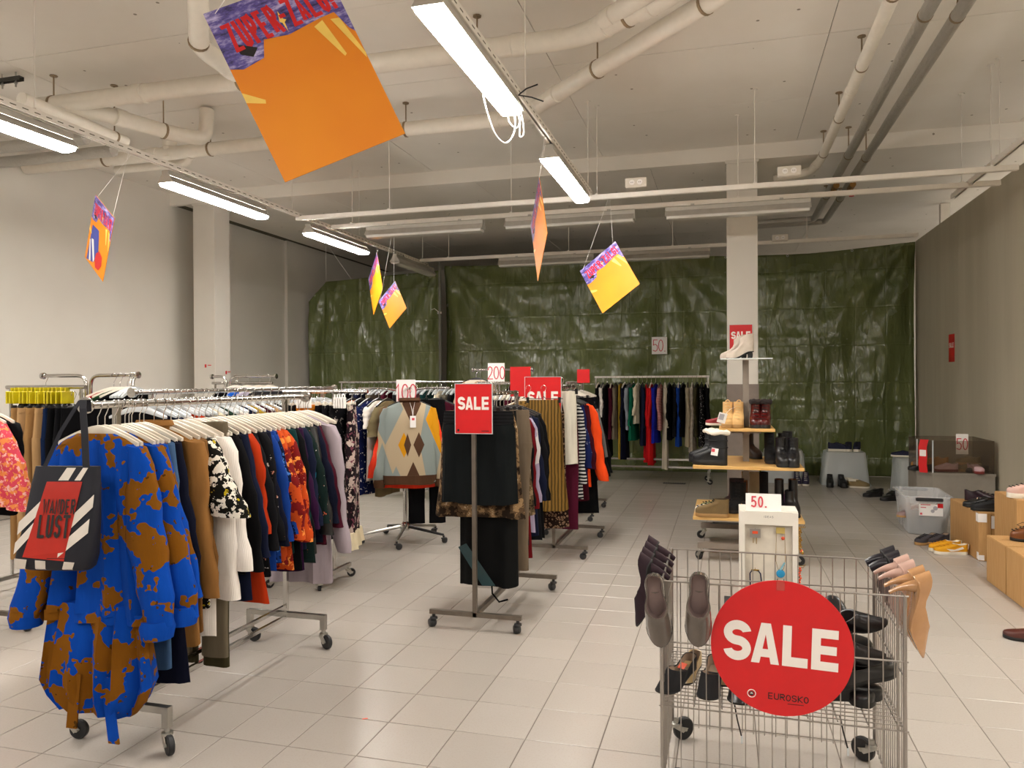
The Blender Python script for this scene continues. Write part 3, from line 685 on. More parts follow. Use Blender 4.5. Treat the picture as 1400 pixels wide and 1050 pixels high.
# ---------------------------------------------------------------- garments
def sgn(v, e): return math.copysign(abs(v)**e, v)
def ringpts(hw, ht, z, n, k, ph, amp, dx=0, dy=0, hem=0, e=.75):
    out = []
    for i in range(n):
        a = 2*PI*i/n; c, s = math.cos(a), math.sin(a)
        x = hw*sgn(c, e); w = amp*math.sin(k*x/max(.05, hw)*PI+ph) + amp*.5*math.sin(k*2.3*x/max(.05, hw)*PI+ph*2)
        out.append((x+dx, ht*sgn(s, .9)+w*(.6+.4*abs(s))+dy, z + hem*math.sin(3*a+ph)))
    return out
def loft_profile(prof, n=28, k=3, ph=0, lean=0, cap0=True, cap1=True):
    """prof rows: (z, half width, half thickness, fold amplitude)"""
    # refine
    P = []
    for a, b in zip(prof[:-1], prof[1:]):
        m = max(1, int(abs(a[0]-b[0])/.075))
        for i in range(m): u = i/m; P.append(tuple(p*(1-u)+q*u for p, q in zip(a, b)))
    P.append(prof[-1]); b = MB()
    rings = [ringpts(hw, ht, z, n, k, ph, am, dx=lean*z, hem=.006 if i == len(P)-1 else 0) for i, (z, hw, ht, am) in enumerate(P)]
    return b.loft(rings, cap0, cap1)
def sleeve(side, sx, sz, length, r0, r1, spread, fwd, ph, puff=0, cuff=False):
    """a tapering sleeve hanging from (side*sx, 0, sz)"""
    rings = []; n = 14; m = 12
    for i in range(m+1):
        u = i/m
        x = sx - .03 + spread*(u**.8) + .01*math.sin(u*7+ph); y = fwd*u*u + .008*math.sin(u*5+ph); z = sz - .015 - length*u
        w = r0*(1-u)+r1*u + puff*math.sin(u*PI)**.8
        if cuff and u > .9: w *= .8
        w += .006*math.sin(u*23+ph); th = w*.62
        if i == 0: w *= .75; z += .012
        ring = []
        for k in range(n):
            a = 2*PI*k/n; ring.append((side*(x+w*math.cos(a)), y+th*math.sin(a)+.004*math.sin(3*a+u*9+ph), z+.35*w*math.cos(a)*-(1-u*.6)*(.55)))
        rings.append(ring)
    return MB().loft(rings)
GAR = []
def top_garment(name, label, cat, loc, mat, rz=0, L=.7, sh=.2, bust=.2, hem=.22, th=.03, slv=.55, sr=(.062, .045), spread=.07, fwd=0, fold=.006, k=3, group=None, puff=0, neck=.085,
                waist=None, collar=None, hang=('wish', None), lean=0, cuffmat=None, hemmat=None, hlabel=None, hgroup=None, neckdrop=0):
    """a top, coat or dress on a hanger; loc is the hanger's origin"""
    r = thing(name, label, cat, loc, rz, group); ph = random.uniform(0, 6)
    e = -.008
    prof = [(hz(neck)+e-neckdrop, neck, th*.55, 0), (hz((neck+sh)/2)+e, (neck+sh)/2, th*.75, .001), (hz(sh*.96)+e-.004, sh*.96, th*.8, .002), (-.10, sh+.012, th, .003), (-.24, bust, th*1.05, fold*.6)]
    if waist: prof.append((-.42, waist, th, fold*.8))
    prof += [(-L*.75, (bust+hem)/2 if not waist else (waist+hem)/2, th*1.15, fold), (-L, hem, th*1.3, fold*1.3)]
    prof = [p for i, p in enumerate(prof) if i < 5 or p[0] < -.26]
    loft_profile(prof, 30, k, ph, lean).build('body', mat, r, 60)
    if slv:
        for s_ in (-1, 1):
            sleeve(s_, sh, hz(sh)-.012, slv*random.uniform(.97, 1.03), sr[0], sr[1], spread, fwd+random.uniform(-.015, .015), ph+s_, puff).build('sleeve', mat, r, 60)
            if cuffmat:
                z = hz(sh)-.03-slv; x = s_*(sh-.03+spread)
                MB().lathe([(sr[1]*.9, .03), (sr[1]*1.02, .0), (sr[1]*.9, -.045)], 14, (x, fwd, z)).build('cuff', cuffmat, r, 60)
    if hemmat: loft_profile([(-L+.07, hem*1.03, th*1.42, fold*.6), (-L-.016, hem*.99, th*1.38, fold*.6)], 30, k, ph).build('hem_band', hemmat, r, 60)
    if collar:
        MB().loft([[(x*q, sgn(math.sin(a), .9)*th*.9*q2, hz(neck)+e+dz) for a, x in ((2*PI*i/16, neck*sgn(math.cos(2*PI*i/16), .75)*1.12) for i in range(16))] for q, q2, dz in ((1.0, 1, -.008), (.98, 1.1, .035), (1.05, 1.5, .012))], False, False).build('collar', collar, r, 60)
    if hang:
        kind, hm = hang; hm = hm or WHITEPLASTIC
        hanger(kind, hm, loc, rz, hlabel or 'hanger', hgroup, label)
    return r
def skirt(name, label, cat, loc, mat, rz=0, L=.6, w0=.19, w1=.24, th=.03, fold=.008, k=4, group=None, band=None, hang=('clip', None), hlabel=None, hgroup=None, bandh=.05):
    r = thing(name, label, cat, loc, rz, group); ph = random.uniform(0, 6)
    if band: loft_profile([(-.018, w0*.97, th*.6, .001), (-.018-bandh, w0, th*.7, .002)], 26, k, ph).build('waistband', band, r, 60)
    loft_profile([(-.02 if not band else -.016-bandh, w0*.98, th*.6, .001), (-.14, (w0*2+w1)/3, th*.9, fold*.5), (-L*.6, (w0+w1)/2, th, fold), (-L, w1, th*1.2, fold*1.2)], 30, k, ph).build('body', mat, r, 60)
    if hang: hanger(hang[0], hang[1] or BLACKPLASTIC, loc, rz, hlabel or 'hanger', hgroup, label)
    return r
def trousers(name, label, loc, mat, rz=0, L=1.0, w=.17, th=.03, legw=.085, group=None, band=None, hang=('clip', None), hlabel=None, hgroup=None, flare=1.0):
    r = thing(name, label, 'trousers', loc, rz, group); ph = random.uniform(0, 6)
    loft_profile([(-.018, w, th*.7, .001), (-.055, w*1.02, th*.75, .002)], 24, 2, ph).build('waistband', band or mat, r, 60)
    b = loft_profile([(-.05, w*1.0, th*.72, .002), (-.27, w*1.12, th, .004)], 24, 2, ph)
    for s_ in (-1, 1):
        P = [(-.24, w*.55, th), (-.5, legw*1.05, th*.95), (-L*.85, legw*.92*flare, th*.9), (-L, legw*.95*flare, th*.95)]
        rings = []
        for (z0, a0, t0), (z1, a1, t1) in zip(P[:-1], P[1:]):
            for i in range(4): u = i/4; rings.append(ringpts(a0*(1-u)+a1*u, t0*(1-u)+t1*u, z0*(1-u)+z1*u, 16, 1.5, ph+s_, .005, dx=s_*w*.56))
        rings.append(ringpts(P[-1][1], P[-1][2], P[-1][0], 16, 1.5, ph+s_, .005, dx=s_*w*.56)); b.loft(rings)
    b.build('legs', mat, r, 60)
    if hang: hanger(hang[0], hang[1] or BLACKPLASTIC, loc, rz, hlabel or 'hanger', hgroup, label)
    return r

# ---------------------------------------------------------------- front left rack
K = cloth
BLACK = K('black cloth', '09090b'); BLACK2 = K('soft black cloth', '101013'); NAVY = K('navy cloth', '14192e'); NAVY2 = K('dark navy cloth', '0e1122'); CAMEL = K('camel wool', '8a6134'); DENIM = K('blue denim', '3f5a7c')
BLOOM = K('royal blue cloth with brown blossoms', '0b429f', 'blotch', [('774a10', 6.5, .52), ('4a2f0c', 16, .67), ('0b429f', 30, .69)])
WHITEC = K('white knit', 'e2dad2', 'knit'); CREAM = K('cream cloth', 'cfc4ac'); OLIVE = K('olive cloth', '3d3825'); KHAKI = K('khaki grey cloth', '6b6150'); RUST = K('rust red cloth', 'a6300f')
LILAC = K('lilac grey cloth', '9b8f96'); BURG = K('burgundy cloth', '3d0d1c'); PURP = K('dark purple cloth', '2c1030'); TURQ = K('turquoise cloth', '1d7f9e'); TEAL = K('dark teal cloth', '10302f'); ROYAL = K('royal blue cloth', '13357d')
ORPRINT = K('orange red printed cloth', 'b8461a', 'blotch', [('6b1414', 12, .5), ('e08a3c', 22, .6), ('e8cfc0', 30, .68)])
BLPRINT = K('blue printed cloth', '173a82', 'blotch', [('0b1430', 14, .5), ('4a78c0', 26, .62)])
LEOPY = K('black white and yellow print', '141412', 'blotch', [('e4ddd0', 24, .5), ('b8a21e', 13, .6), ('16140f', 40, .56)])
BLKFLOR = K('black floral printed cloth', '111114', 'blotch', [('b87a66', 18, .66), ('cfc4bc', 24, .68)])
CORALP = K('coral floral cloth', 'd4485a', 'blotch', [('e58a4c', 24, .52), ('eab0a8', 36, .58)])
DKPRINT = K('dark green printed cloth', '12211f', 'blotch', [('b0543a', 26, .66), ('c9c3bb', 34, .70)])
chrome_rack('chrome clothes rack at front left, packed with coats and dresses', (-2.6, 2.78, 0), 1.8, 1.515, 0, 1.34)
RZ = 1.515+.0165-HOOKTOP
LH = dict(hlabel='ivory plastic hanger on the chrome rack at front left', hgroup='ivory hangers on the front left rack')
def L_(y): return (-2.6+random.uniform(-.006, .006), y, RZ)
tilt = lambda: random.uniform(-.07, .07)
d = top_garment('dress', 'blue dress with brown blossoms, foremost on the front left rack, behind the tote bag', 'dress', L_(2.68), BLOOM, .02, L=.80, sh=.20, bust=.195, hem=.265, th=.05, slv=.73, sr=(.062, .07), spread=.165, fwd=-.05, fold=.034, k=4, puff=.022, neck=.10, cuffmat=BLOOM, **LH)
loft_profile([(-.76, .24, .05, .012), (-.95, .255, .075, .026), (-1.1, .27, .085, .034), (-1.17, .24, .075, .026), (-1.23, .19, .055, .014)], 36, 5, 1.2).build('skirt', BLOOM, d, 60)
MB().loft([ringpts(.285, .065, z, 30, 4, .5, .03) for z in (-.79, -.835)]).build('peplum_hem', BLOOM, d, 60)
for x0, x1, zb in ((-.05, -.075, -1.30), (.10, .145, -1.345)):
    MB().loft([[(x0+(x1-x0)*u-.026, -.078-.004*u, -1.05+(zb+1.05)*u), (x0+(x1-x0)*u+.026, -.078-.004*u, -1.05+(zb+1.05)*u), (x0+(x1-x0)*u+.026, -.074, -1.05+(zb+1.05)*u), (x0+(x1-x0)*u-.026, -.074, -1.05+(zb+1.05)*u)] for u in (0, .4, .8, .93)]).build('belt_end', BLOOM, d, 0)
top_garment('blouse', 'second blue and brown blossom garment on the front left rack, right behind the dress', 'blouse', L_(2.765), BLOOM, .03, L=.76, sh=.205, bust=.2, hem=.24, th=.03, slv=.70, sr=(.06, .065), spread=.185, fwd=-.03, fold=.012, puff=.018, cuffmat=BLOOM, **LH)
top_garment('blouse', 'third blue and brown blossom garment on the front left rack, next to the denim shirt', 'blouse', L_(2.825), BLOOM, .0, L=.72, sh=.2, bust=.2, hem=.24, th=.026, slv=.64, sr=(.055, .06), spread=.165, fwd=-.02, fold=.01, **LH)
rows = [
 (2.875, 'shirt', 'light blue denim shirt between the blossom blouses and the navy coat', DENIM, dict(L=1.1, hem=.22, slv=.6, spread=.11)),
 (2.925, 'coat', 'navy coat hanging just in front of the camel coat on the front left rack', NAVY2, dict(L=1.18, hem=.27, slv=.66, spread=.10, sh=.21)),
 (3.01, 'coat', 'long camel brown coat on the front left rack', CAMEL, dict(L=1.04, hem=.24, slv=.70, spread=.10, sh=.215, sr=(.075, .05), th=.038, collar=CAMEL)),
 (3.075, 'coat', 'second slim brown coat right behind the camel one', K('dark camel wool', '75512a'), dict(L=1.0, hem=.22, slv=.66, spread=.09)),
 (3.13, 'dress', 'black, white and yellow print dress with wide short sleeves', LEOPY, dict(L=.9, hem=.22, slv=.36, spread=.16, sr=(.075, .115), sh=.2)),
 (3.185, 'dress', 'long white knit dress behind the yellow print dress', WHITEC, dict(L=1.06, hem=.2, slv=.78, spread=.11, sr=(.07, .06), neck=.1)),
 (3.245, 'sweater', 'white sweater with broad sleeves above khaki trousers', WHITEC, dict(L=.84, hem=.27, slv=.66, spread=.14, sr=(.075, .06), th=.035)),
 (3.30, 'trousers', 'khaki grey trousers hanging low under the white sweater', KHAKI, dict(L=1.2, w=.2)),
 (3.335, 'trousers', 'dark olive trousers, lowest hanging on the front left rack', OLIVE, dict(L=1.26, w=.18)),
 (3.38, 'jacket', 'black jacket right behind the white sweater', BLACK, dict(L=.8, hem=.24, slv=.66, spread=.12, sh=.21)),
 (3.435, 'coat', 'navy coat behind the black jacket, in the middle of the front left rack', NAVY, dict(L=.95, hem=.24, slv=.62, spread=.12)),
 (3.485, 'dress', 'rust red dress whose hem shows under the dark coats', RUST, dict(L=.97, hem=.31, slv=.5, spread=.11)),
 (3.53, 'coat', 'plain black coat next to the rust red dress', BLACK2, dict(L=.9, hem=.24, slv=.62, spread=.13)),
 (3.575, 'dress', 'black dress with pale blossoms printed low on its side', BLKFLOR, dict(L=.86, hem=.25, slv=.55, spread=.12)),
 (3.62, 'shirt', 'deep navy shirt in front of the royal blue one', NAVY2, dict(L=.84, hem=.23, slv=.6, spread=.12)),
 (3.66, 'shirt', 'royal blue shirt on the front left rack', ROYAL, dict(L=.85, hem=.23, slv=.58, spread=.12)),
 (3.70, 'blouse', 'blue patterned blouse next to the orange red print dresses', BLPRINT, dict(L=.82, hem=.23, slv=.56, spread=.13)),
 (3.745, 'dress', 'orange red print dress, nearer of two side by side', ORPRINT, dict(L=.84, hem=.25, slv=.6, spread=.13, sr=(.065, .06), puff=.015)),
 (3.80, 'dress', 'orange red print dress, farther of two side by side', ORPRINT, dict(L=.88, hem=.25, slv=.6, spread=.14, sr=(.065, .06), puff=.015)),
 (3.85, 'blouse', 'dark teal blouse behind the orange red print dresses', TEAL, dict(L=.8, hem=.23, slv=.56, spread=.12)),
 (3.90, 'coat', 'black coat between the teal blouse and the purple dress', BLACK, dict(L=.9, hem=.24, slv=.62, spread=.12)),
 (3.945, 'dress', 'dark purple dress on the front left rack', PURP, dict(L=.92, hem=.24, slv=.56, spread=.12)),
 (3.985, 'blouse', 'navy blouse between the purple dress and the turquoise one', NAVY, dict(L=.8, hem=.22, slv=.56, spread=.12)),
 (4.02, 'shirt', 'turquoise shirt showing one bright shoulder', TURQ, dict(L=.75, hem=.2, slv=.5, spread=.08)),
 (4.055, 'dress', 'dark dress printed with small pale and rust flowers', DKPRINT, dict(L=.9, hem=.24, slv=.56, spread=.12)),
 (4.105, 'jacket', 'black leather look jacket near the far end of the front left rack', plain('black leather', '111112', .4, 0, .1, .3, 60), dict(L=.86, hem=.23, slv=.64, spread=.12)),
 (4.15, 'shirt', 'inky navy shirt just behind the leather look jacket', NAVY2, dict(L=.8, hem=.23, slv=.58, spread=.12)),
 (4.195, 'blouse', 'burgundy blouse just in front of the lilac grey cardigan', BURG, dict(L=.82, hem=.24, slv=.6, spread=.13)),
 (4.29, 'cardigan', 'long lilac grey cardigan, last on the front left rack', LILAC, dict(L=1.08, hem=.22, bust=.2, slv=.80, spread=.12, sr=(.075, .055), sh=.215, th=.045, fold=.012)),
]
for y, nm, lb, mt, kw in rows:
    if nm == 'trousers': trousers(nm, lb, L_(y), mt, tilt(), hang=('wish', WHITEPLASTIC), **LH, **kw)
    else: top_garment(nm, lb, nm, L_(y), mt, tilt(), **{**dict(th=.024), **kw}, **LH)
for y in (2.72, 2.80, 2.85, 2.95, 3.48, 3.98, 4.36, 4.39): hanger('wish', WHITEPLASTIC, L_(y), tilt()*1.5, LH['hlabel'], LH['hgroup'])

# tote bag hung over the end of the rail
BAGX = .86
bag = thing('tote_bag', 'navy tote bag with white stripes and red WANDER LUST panel', 'bag', (-2.605, 2.545, .85), .2)
bag.scale = (BAGX, 1, 1)
NAVYB = plain('dark navy canvas', '12131f', .75, 0, .1, .2, 300); STRIPE = plain('off white printed stripe', 'd9d0c6', .6); REDB = plain('red printed panel', 'b0261a', .35)
rings = []
for z, w, th_, dx in ((.0, .150, .03, -.03), (.015, .17, .055, -.03), (.06, .185, .065, -.03), (.2, .178, .045, -.012), (.33, .168, .028, .0), (.42, .160, .014, .008)):
    rings.append([(dx+w*sgn(math.cos(2*PI*i/20), .35), -.03-th_*.4+th_*sgn(math.sin(2*PI*i/20), .6), z) for i in range(20)])
MB().loft(rings).build('body', NAVYB, bag, 50)
def bagy(z): # front skin of the bag
    t_ = [(0, .03), (.015, .055), (.06, .065), (.2, .045), (.33, .028), (.42, .014)]
    for (a, b), (c_, d_) in zip(t_[:-1], t_[1:]):
        if z <= c_: q = (z-a)/(c_-a); return -.03-(b+(d_-b)*q)*1.4-.0015
    return -.03-.014*1.4-.0015
def bagpoly(name, pts, mat, lift=0):
    # subdivide vertically so the print follows the bulge
    (a0, a1), (b0, b1) = (pts[0], pts[1]), (pts[3], pts[2]); vs = []; n = 8
    for i in range(n+1):
        u = i/n
        for p, q in ((pts[0], pts[3]), (pts[1], pts[2])):
            x, z = p[0]*(1-u)+q[0]*u, p[1]*(1-u)+q[1]*u; vs.append((x, bagy(z)-lift, z))
    MB().add(vs, [(2*i, 2*i+1, 2*i+3, 2*i+2) for i in range(n)]).build(name, mat, bag, 0)
bagpoly('red_panel', [(-.150, .065), (.05, .05), (.10, .36), (-.075, .36)], REDB, .0008)
for p in ([(-.19, .15), (-.19, .20), (-.075, .30), (-.075, .25)], [(-.195, .075), (-.195, .12), (-.09, .225), (-.10, .17)], [(.06, .17), (.06, .22), (.165, .31), (.165, .26)], [(.02, .065), (.02, .11), (.155, .215), (.155, .16)], [(-.02, .365), (.03, .365), (.06, .415), (.015, .415)], [(.06, .365), (.09, .365), (.12, .415), (.095, .415)], [(-.20, .015), (-.15, .012), (-.13, .055), (-.19, .06)], [(-.10, .012), (-.05, .012), (-.04, .05), (-.09, .053)], [(.03, .012), (.08, .012), (.10, .045), (.05, .048)]):
    bagpoly('stripe', p, STRIPE, .0004)
lettering('WANDER', .060, .37, .0074, .0035, bag, INK, (.002, bagy(.262)-.004, .262), rot=(-.19, 0, 0))
lettering('LUST', .092, .37, .0125, .006, bag, INK, (-.012, bagy(.185)-.005, .185), rot=(-.2, 0, 0))
def strap(pts, w):
    vs = []; P = [Vector(p) for p in pts]
    for p in P: vs += [p+Vector((-w/2, 0, 0)), p+Vector((w/2, 0, 0)), p+Vector((w/2, .004, 0)), p+Vector((-w/2, .004, 0))]
    MB().loft([vs[i*4:i*4+4] for i in range(len(P))]).build('strap', NAVYB, bag, 0)
strap([(.105, -.05, .36), (.105, -.048, .42), (.09, -.036, .55), (.07, -.02, .655), (.055, .0, .69), (.055, .03, .69), (.05, .04, .64)], .034)
strap([(-.10, -.05, .36), (-.10, -.048, .42), (-.03, -.036, .56), (.03, -.02, .655), (.042, .0, .687), (.042, .03, .687), (.04, .04, .64)], .02)

# ---------------------------------------------------------------- far left: blouse, trousers, T stands and the second row
r = box_rack('grey rack at the far left edge, mostly outside the view', (-4.64, 2.2, 0), 1.7, 1.53)
GH = dict(hlabel='ivory hanger on the rack at the far left edge', hgroup='hangers at the far left edge')
top_garment('blouse', 'coral pink floral blouse cut off by the left edge of the view', 'blouse', (-4.64, 3.80, 1.53+.014-HOOKTOP), CORALP, .1, L=.62, sh=.2, bust=.22, hem=.25, slv=.55, sr=(.065, .075), spread=.13, puff=.02, th=.04, fold=.014, **GH)
top_garment('jacket', 'black jacket right behind the coral floral blouse', 'jacket', (-4.64, 3.87, 1.53+.014-HOOKTOP), BLACK, .05, L=.68, slv=.55, spread=.11, **GH)
def xrack(label, x0, x1, y, z, inset=.04):
    """rail along world x"""
    r = thing('clothes_rack', label, 'clothes rack', (x0, y, 0), 0); L = x1-x0
    MB().tube([(0, 0, z), (L, 0, z)], .015, 10).build('rail', CHROME, r)
    for x in (.04, L-inset):
        MB().tube([(x, 0, .09), (x, 0, z)], .0125, 8).build('upright', CHROME, r); MB().box((x, 0, .10), (.03, .5, .03)).build('crossbar', ZINC, r, 0)
        for s_ in (-1, 1): caster(r, (x, s_*.23, .086), random.uniform(-2, 2), .034)
    if inset < .1: MB().box((L/2, 0, .10), (L-.1, .02, .02)).build('lower_bar', CHROME, r, 0)
    return r
xrack('chrome rack holding the beige and dark trousers at far left', -5.42, -4.66, 4.68, 1.58)
YEL = plain('yellow hanger plastic', 'c9b80a', .45)
z = 1.58+.015-HOOKTOP
BEIGE = K('beige cotton', '9c7649'); SANDC = K('sand cotton', 'b08b60'); BLUED = K('dark blue denim', '10203f')
tl = [(-5.190, 'sand beige trousers with a tied belt, leftmost on the trouser rack', BEIGE), (-5.110, 'sand beige trousers, second on the trouser rack, beside the belted pair', SANDC), (-5.030, 'caramel beige trousers in the middle of the beige ones', BEIGE), (-4.950, 'pale sand trousers next to the dark blue jeans', SANDC), (-4.870, 'dark blue jeans next to the pale sand trousers', BLUED), (-4.885, 'second dark blue jeans, farther right on the trouser rack', BLUED), (-4.830, 'black trousers beside the dark blue jeans at far left', BLACK), (-4.770, 'soft black trousers, second from the right on the trouser rack', BLACK2), (-4.700, 'black trousers at the right end of the trouser rack at far left', BLACK)]
for x, lb, mt in tl:
    o = trousers('trousers', lb, (x, 4.68, z-.05), mt, PI/2+random.uniform(-.08, .08), L=1.16, w=.17, th=.038, hang=('clip', BLACKPLASTIC), hlabel='black clip hanger with yellow top on the trouser rack at far left', hgroup='clip hangers with yellow tops')
for i in range(14):
    o = thing('size_marker', 'yellow plastic marker plate on a hook of the trouser rack', 'size marker', (-5.33+i*.040, 4.66, z+.030), PI/2+random.uniform(-.2, .2), 'yellow marker plates'); MB().box((0, 0, -.02), (.14, .012, .095), ch=.003).box((0, 0, .04), (.05, .008, .03)).build('plate', YEL, o, 0)
def tstand(label, x, y, z, arms):
    r = thing('garment_stand', label, 'garment stand', (x, y, 0)); 
    for s_, L in arms:
        MB().tube(curve([(s_*.022, 0, .12), (s_*.022, 0, z), (s_*L, 0, z)], .09, 6), .014, 10).build('arm', CHROME, r)
        MB().lathe([(.01, -.012), (.026, -.01), (.028, .01), (.01, .012)], 14, (s_*L, 0, z), 'x').build('end_disc', CHROME, r)
    MB().box((0, 0, .11), (.6, .03, .03)).box((0, 0, .11), (.03, .5, .03)).build('base', ZINC, r, 0)
    for p in ((-.28, 0), (.28, 0), (0, -.23), (0, .23)): caster(r, (p[0], p[1], .095), random.uniform(-2, 2), .034)
    return r
tstand('chrome T stand with two bent arms at far left, rising above the trouser rack', -4.95, 5.0, 1.67, ((-1, .46), (1, .48)))
TH = dict(hlabel='hanger on the chrome T stand at far left', hgroup='hangers on the far left T stand')
for x, nm, lb, mt, kw in ((-5.38, 'jacket', 'black jacket at the left end of the T stand at far left', BLACK, {}), (-4.70, 'jacket', 'red and black jacket on the right arm of the T stand at far left', K('red cloth', '9d1622'), {}), (-4.64, 'sweater', 'dark green sweater on the right arm of the T stand at far left', K('dark green knit', '1d3a1e', 'knit'), {}), (-4.57, 'shirt', 'black shirt at the right end of the T stand at far left', BLACK, {})):
    top_garment(nm, lb, nm, (x, 5.0, 1.67+.014-HOOKTOP), mt, PI/2-.5 if x > -5 else PI/2, L=.7, slv=.55, **TH)
for i in range(6): hanger('wish', CLEARPLASTIC, (-4.54+i*.008, 5.0, 1.67+.014-HOOKTOP), PI/2+random.uniform(-.5, .5), 'empty clear hanger bunched at the right end of the T stand at far left', 'empty hangers on the T stand')
chrome_rack('long chrome rack in the second row, right behind the front left rack', (-3.78, 4.35, 0), 3, 1.545, 0, 2.3)
RH = dict(hlabel='clear hanger on the second row rack at left', hgroup='clear hangers in the second row')
cols = [('black', BLACK), ('navy', NAVY), ('white', WHITEC), ('rust red', RUST), ('grey', K('mid grey cloth', '6d6a68')), ('cream', CREAM), ('dark green', K('dark green cloth', '22362a')), ('white', WHITEC), ('navy', NAVY), ('mustard', K('mustard cloth', 'a5862a')), ('burgundy', BURG), ('sand', SANDC), ('black', BLACK2), ('light blue', K('light blue cloth', '6f8fb8')), ('red', K('red cloth', '9d1622')), ('white', CREAM), ('royal blue', ROYAL), ('black', BLACK), ('pink', K('dusty pink cloth', 'a8757a')), ('taupe', KHAKI)]
seen = {}
for i, (cn, mt) in enumerate(cols):
    nxt = cols[i+1][0] if i+1 < len(cols) else 'far end'; prv = cols[i-1][0] if i else 'near end'
    lb = 'hidden %s shirt in the second row, between the %s and the %s one' % (cn, prv, nxt) if 0 < i < len(cols)-1 else '%s shirt at the %s of the second row rack' % (cn, 'near end' if i == 0 else 'far end')
    if lb in seen: lb += ', deeper in'
    seen[lb] = 1
    top_garment('shirt', lb.replace('hidden ', ''), 'shirt', (-3.78, 4.25+i*.125, 1.545+.0165-HOOKTOP), mt, tilt(), L=random.uniform(.62, .8), slv=.5, sr=(.055, .045), hang=('wish', CLEARPLASTIC), **RH)
for i in range(22): hanger('wish', CLEARPLASTIC, (-3.78, 4.22+i*.118, 1.545+.0165-HOOKTOP), tilt()*2, 'empty clear hanger on the second row rack at left', 'empty clear hangers in the second row')
tstand('chrome T stand with a bent arm behind the second row, left of the tarpaulin', -5.1, 7.0, 1.67, ((1, .58), (-1, .2)))
T2 = dict(hlabel='hanger on the T stand behind the second row', hgroup='hangers on the T stand behind the second row')
for x, nm, lb, mt in ((-5.0, 'jacket', 'black jacket on the T stand behind the second row', BLACK), (-4.86, 'blouse', 'bright blue blouse on the T stand behind the second row', K('bright blue cloth', '1d55b0')), (-4.72, 'blouse', 'pale lilac blouse on the T stand behind the second row', K('pale lilac cloth', 'b0a8ba')), (-4.6, 'jacket', 'charcoal jacket at the end of the T stand behind the second row', K('charcoal cloth', '2b2a2c'))):
    top_garment(nm, lb, nm, (x, 7.0-.0, 1.67+.014-HOOKTOP), mt, PI/2-.75, L=.7, slv=.55, **T2)
xrack('low chrome rack behind the T stand, left of the tarpaulin', -5.75, -4.95, 7.6, 1.6)
for x, lb, mt in ((-5.6, 'black coat on the low chrome rack behind the second row', BLACK), (-5.4, 'grey coat on the low chrome rack behind the second row', KHAKI)): top_garment('coat', lb, 'coat', (x, 7.6, 1.6+.015-HOOKTOP), mt, PI/2, L=.9, slv=.6, hlabel='hanger on the low chrome rack behind the second row', hgroup='hangers on the low rack')

# ---------------------------------------------------------------- rack of patterned trousers and the stand with the argyle sweater
xrack('chrome rack of patterned trousers behind the lilac cardigan', -3.45, -2.70, 5.45, 1.53, .30)
z = 1.53+.015-HOOKTOP
PFLOR = K('black trousers cloth with blossoms', '131316', 'blotch', [('a99f98', 26, .62)]); CFLOR = K('cream pink and black blossom cloth', 'b9a59b', 'blotch', [('1d1418', 15, .45), ('6d3a48', 26, .60)])
ORB = K('orange cloth', 'c4731a')
WCLIP = WHITEPLASTIC
PH = dict(hlabel='white clip hanger on the patterned trouser rack', hgroup='white clip hangers')
for x, lb, mt, kw in ((-3.36, 'black trousers at the left end of the patterned trouser rack', BLACK, {}), (-3.28, 'soft black trousers next to the orange ones', BLACK2, {}), (-3.22, 'orange trousers on white clips, left of two', ORB, dict(L=.6)), (-3.15, 'orange trousers on white clips, right of two', ORB, dict(L=.6)), (-3.08, 'black trousers right of the orange ones', BLACK, {}), (-3.0, 'black trousers with pale blossoms, left of two', PFLOR, {}), (-2.93, 'black trousers with pale blossoms, right of two', PFLOR, {}), (-2.84, 'cream and pink blossom trousers with a frilled lace hem', CFLOR, dict(L=1.1, flare=1.25, w=.12)), (-3.04, 'black trousers at the right end of the patterned trouser rack', BLACK, dict(L=1.02))):
    o = trousers('trousers', lb, (x, 5.45+(.22 if 'right end' in lb else 0), z), mt, PI/2+(.33 if 'frilled' in lb else random.uniform(-.12, .12)), **{**dict(L=1.05, w=.16, th=.04, hang=('clip', WCLIP)), **kw}, **PH)
    if 'frilled' in lb:
        LACE = K('cream lace', 'cdbfa0')
        for s_ in (-1, 1): MB().loft([ringpts(a, b_, z_, 24, 5, 1, .012, dx=s_*.09) for a, b_, z_ in ((.10, .045, -1.0), (.125, .06, -1.08), (.14, .07, -1.12))]).build('lace_hem', LACE, o, 60)
for x in [-3.44+i*.021 for i in range(34)]:
    if abs(x+3.0) > .5 or True: pass
for x0_, n_ in ((-3.22, 6), (-2.90, 5)):
    for i in range(n_):
        o = thing('hanger_clip', 'white plastic hanger clip plate on the patterned trouser rack', 'hanger clip', (x0_+i*.021, 5.29, z+.005), PI/2, 'white clip plates'); MB().box((0, 0, 0), (.03, .012, .085), ch=.003).box((0, 0, .05), (.012, .006, .03)).build('plate', WHITE, o, 0)
st = thing('garment_stand', 'chrome star base stand carrying the argyle sweater', 'garment stand', (-3.12, 7.12, 0))
MB().tube([(0, 0, .12), (0, 0, 1.62)], .022, 12).build('pole', CHROME, st)
MB().lathe([(.03, .10), (.05, .11), (.05, .16), (.028, .19)], 14).build('hub', CHROME, st)
for k in range(5):
    a = -1.35+k*2*PI/5; MB().tube([(.03*math.cos(a), .03*math.sin(a), .145), (.43*math.cos(a), .43*math.sin(a), .085)], [.018, .012], 8).build('leg', DARKPLASTIC if k % 2 else ZINC, st); caster(st, (.43*math.cos(a), .43*math.sin(a), .08), a, .03, 'twin')
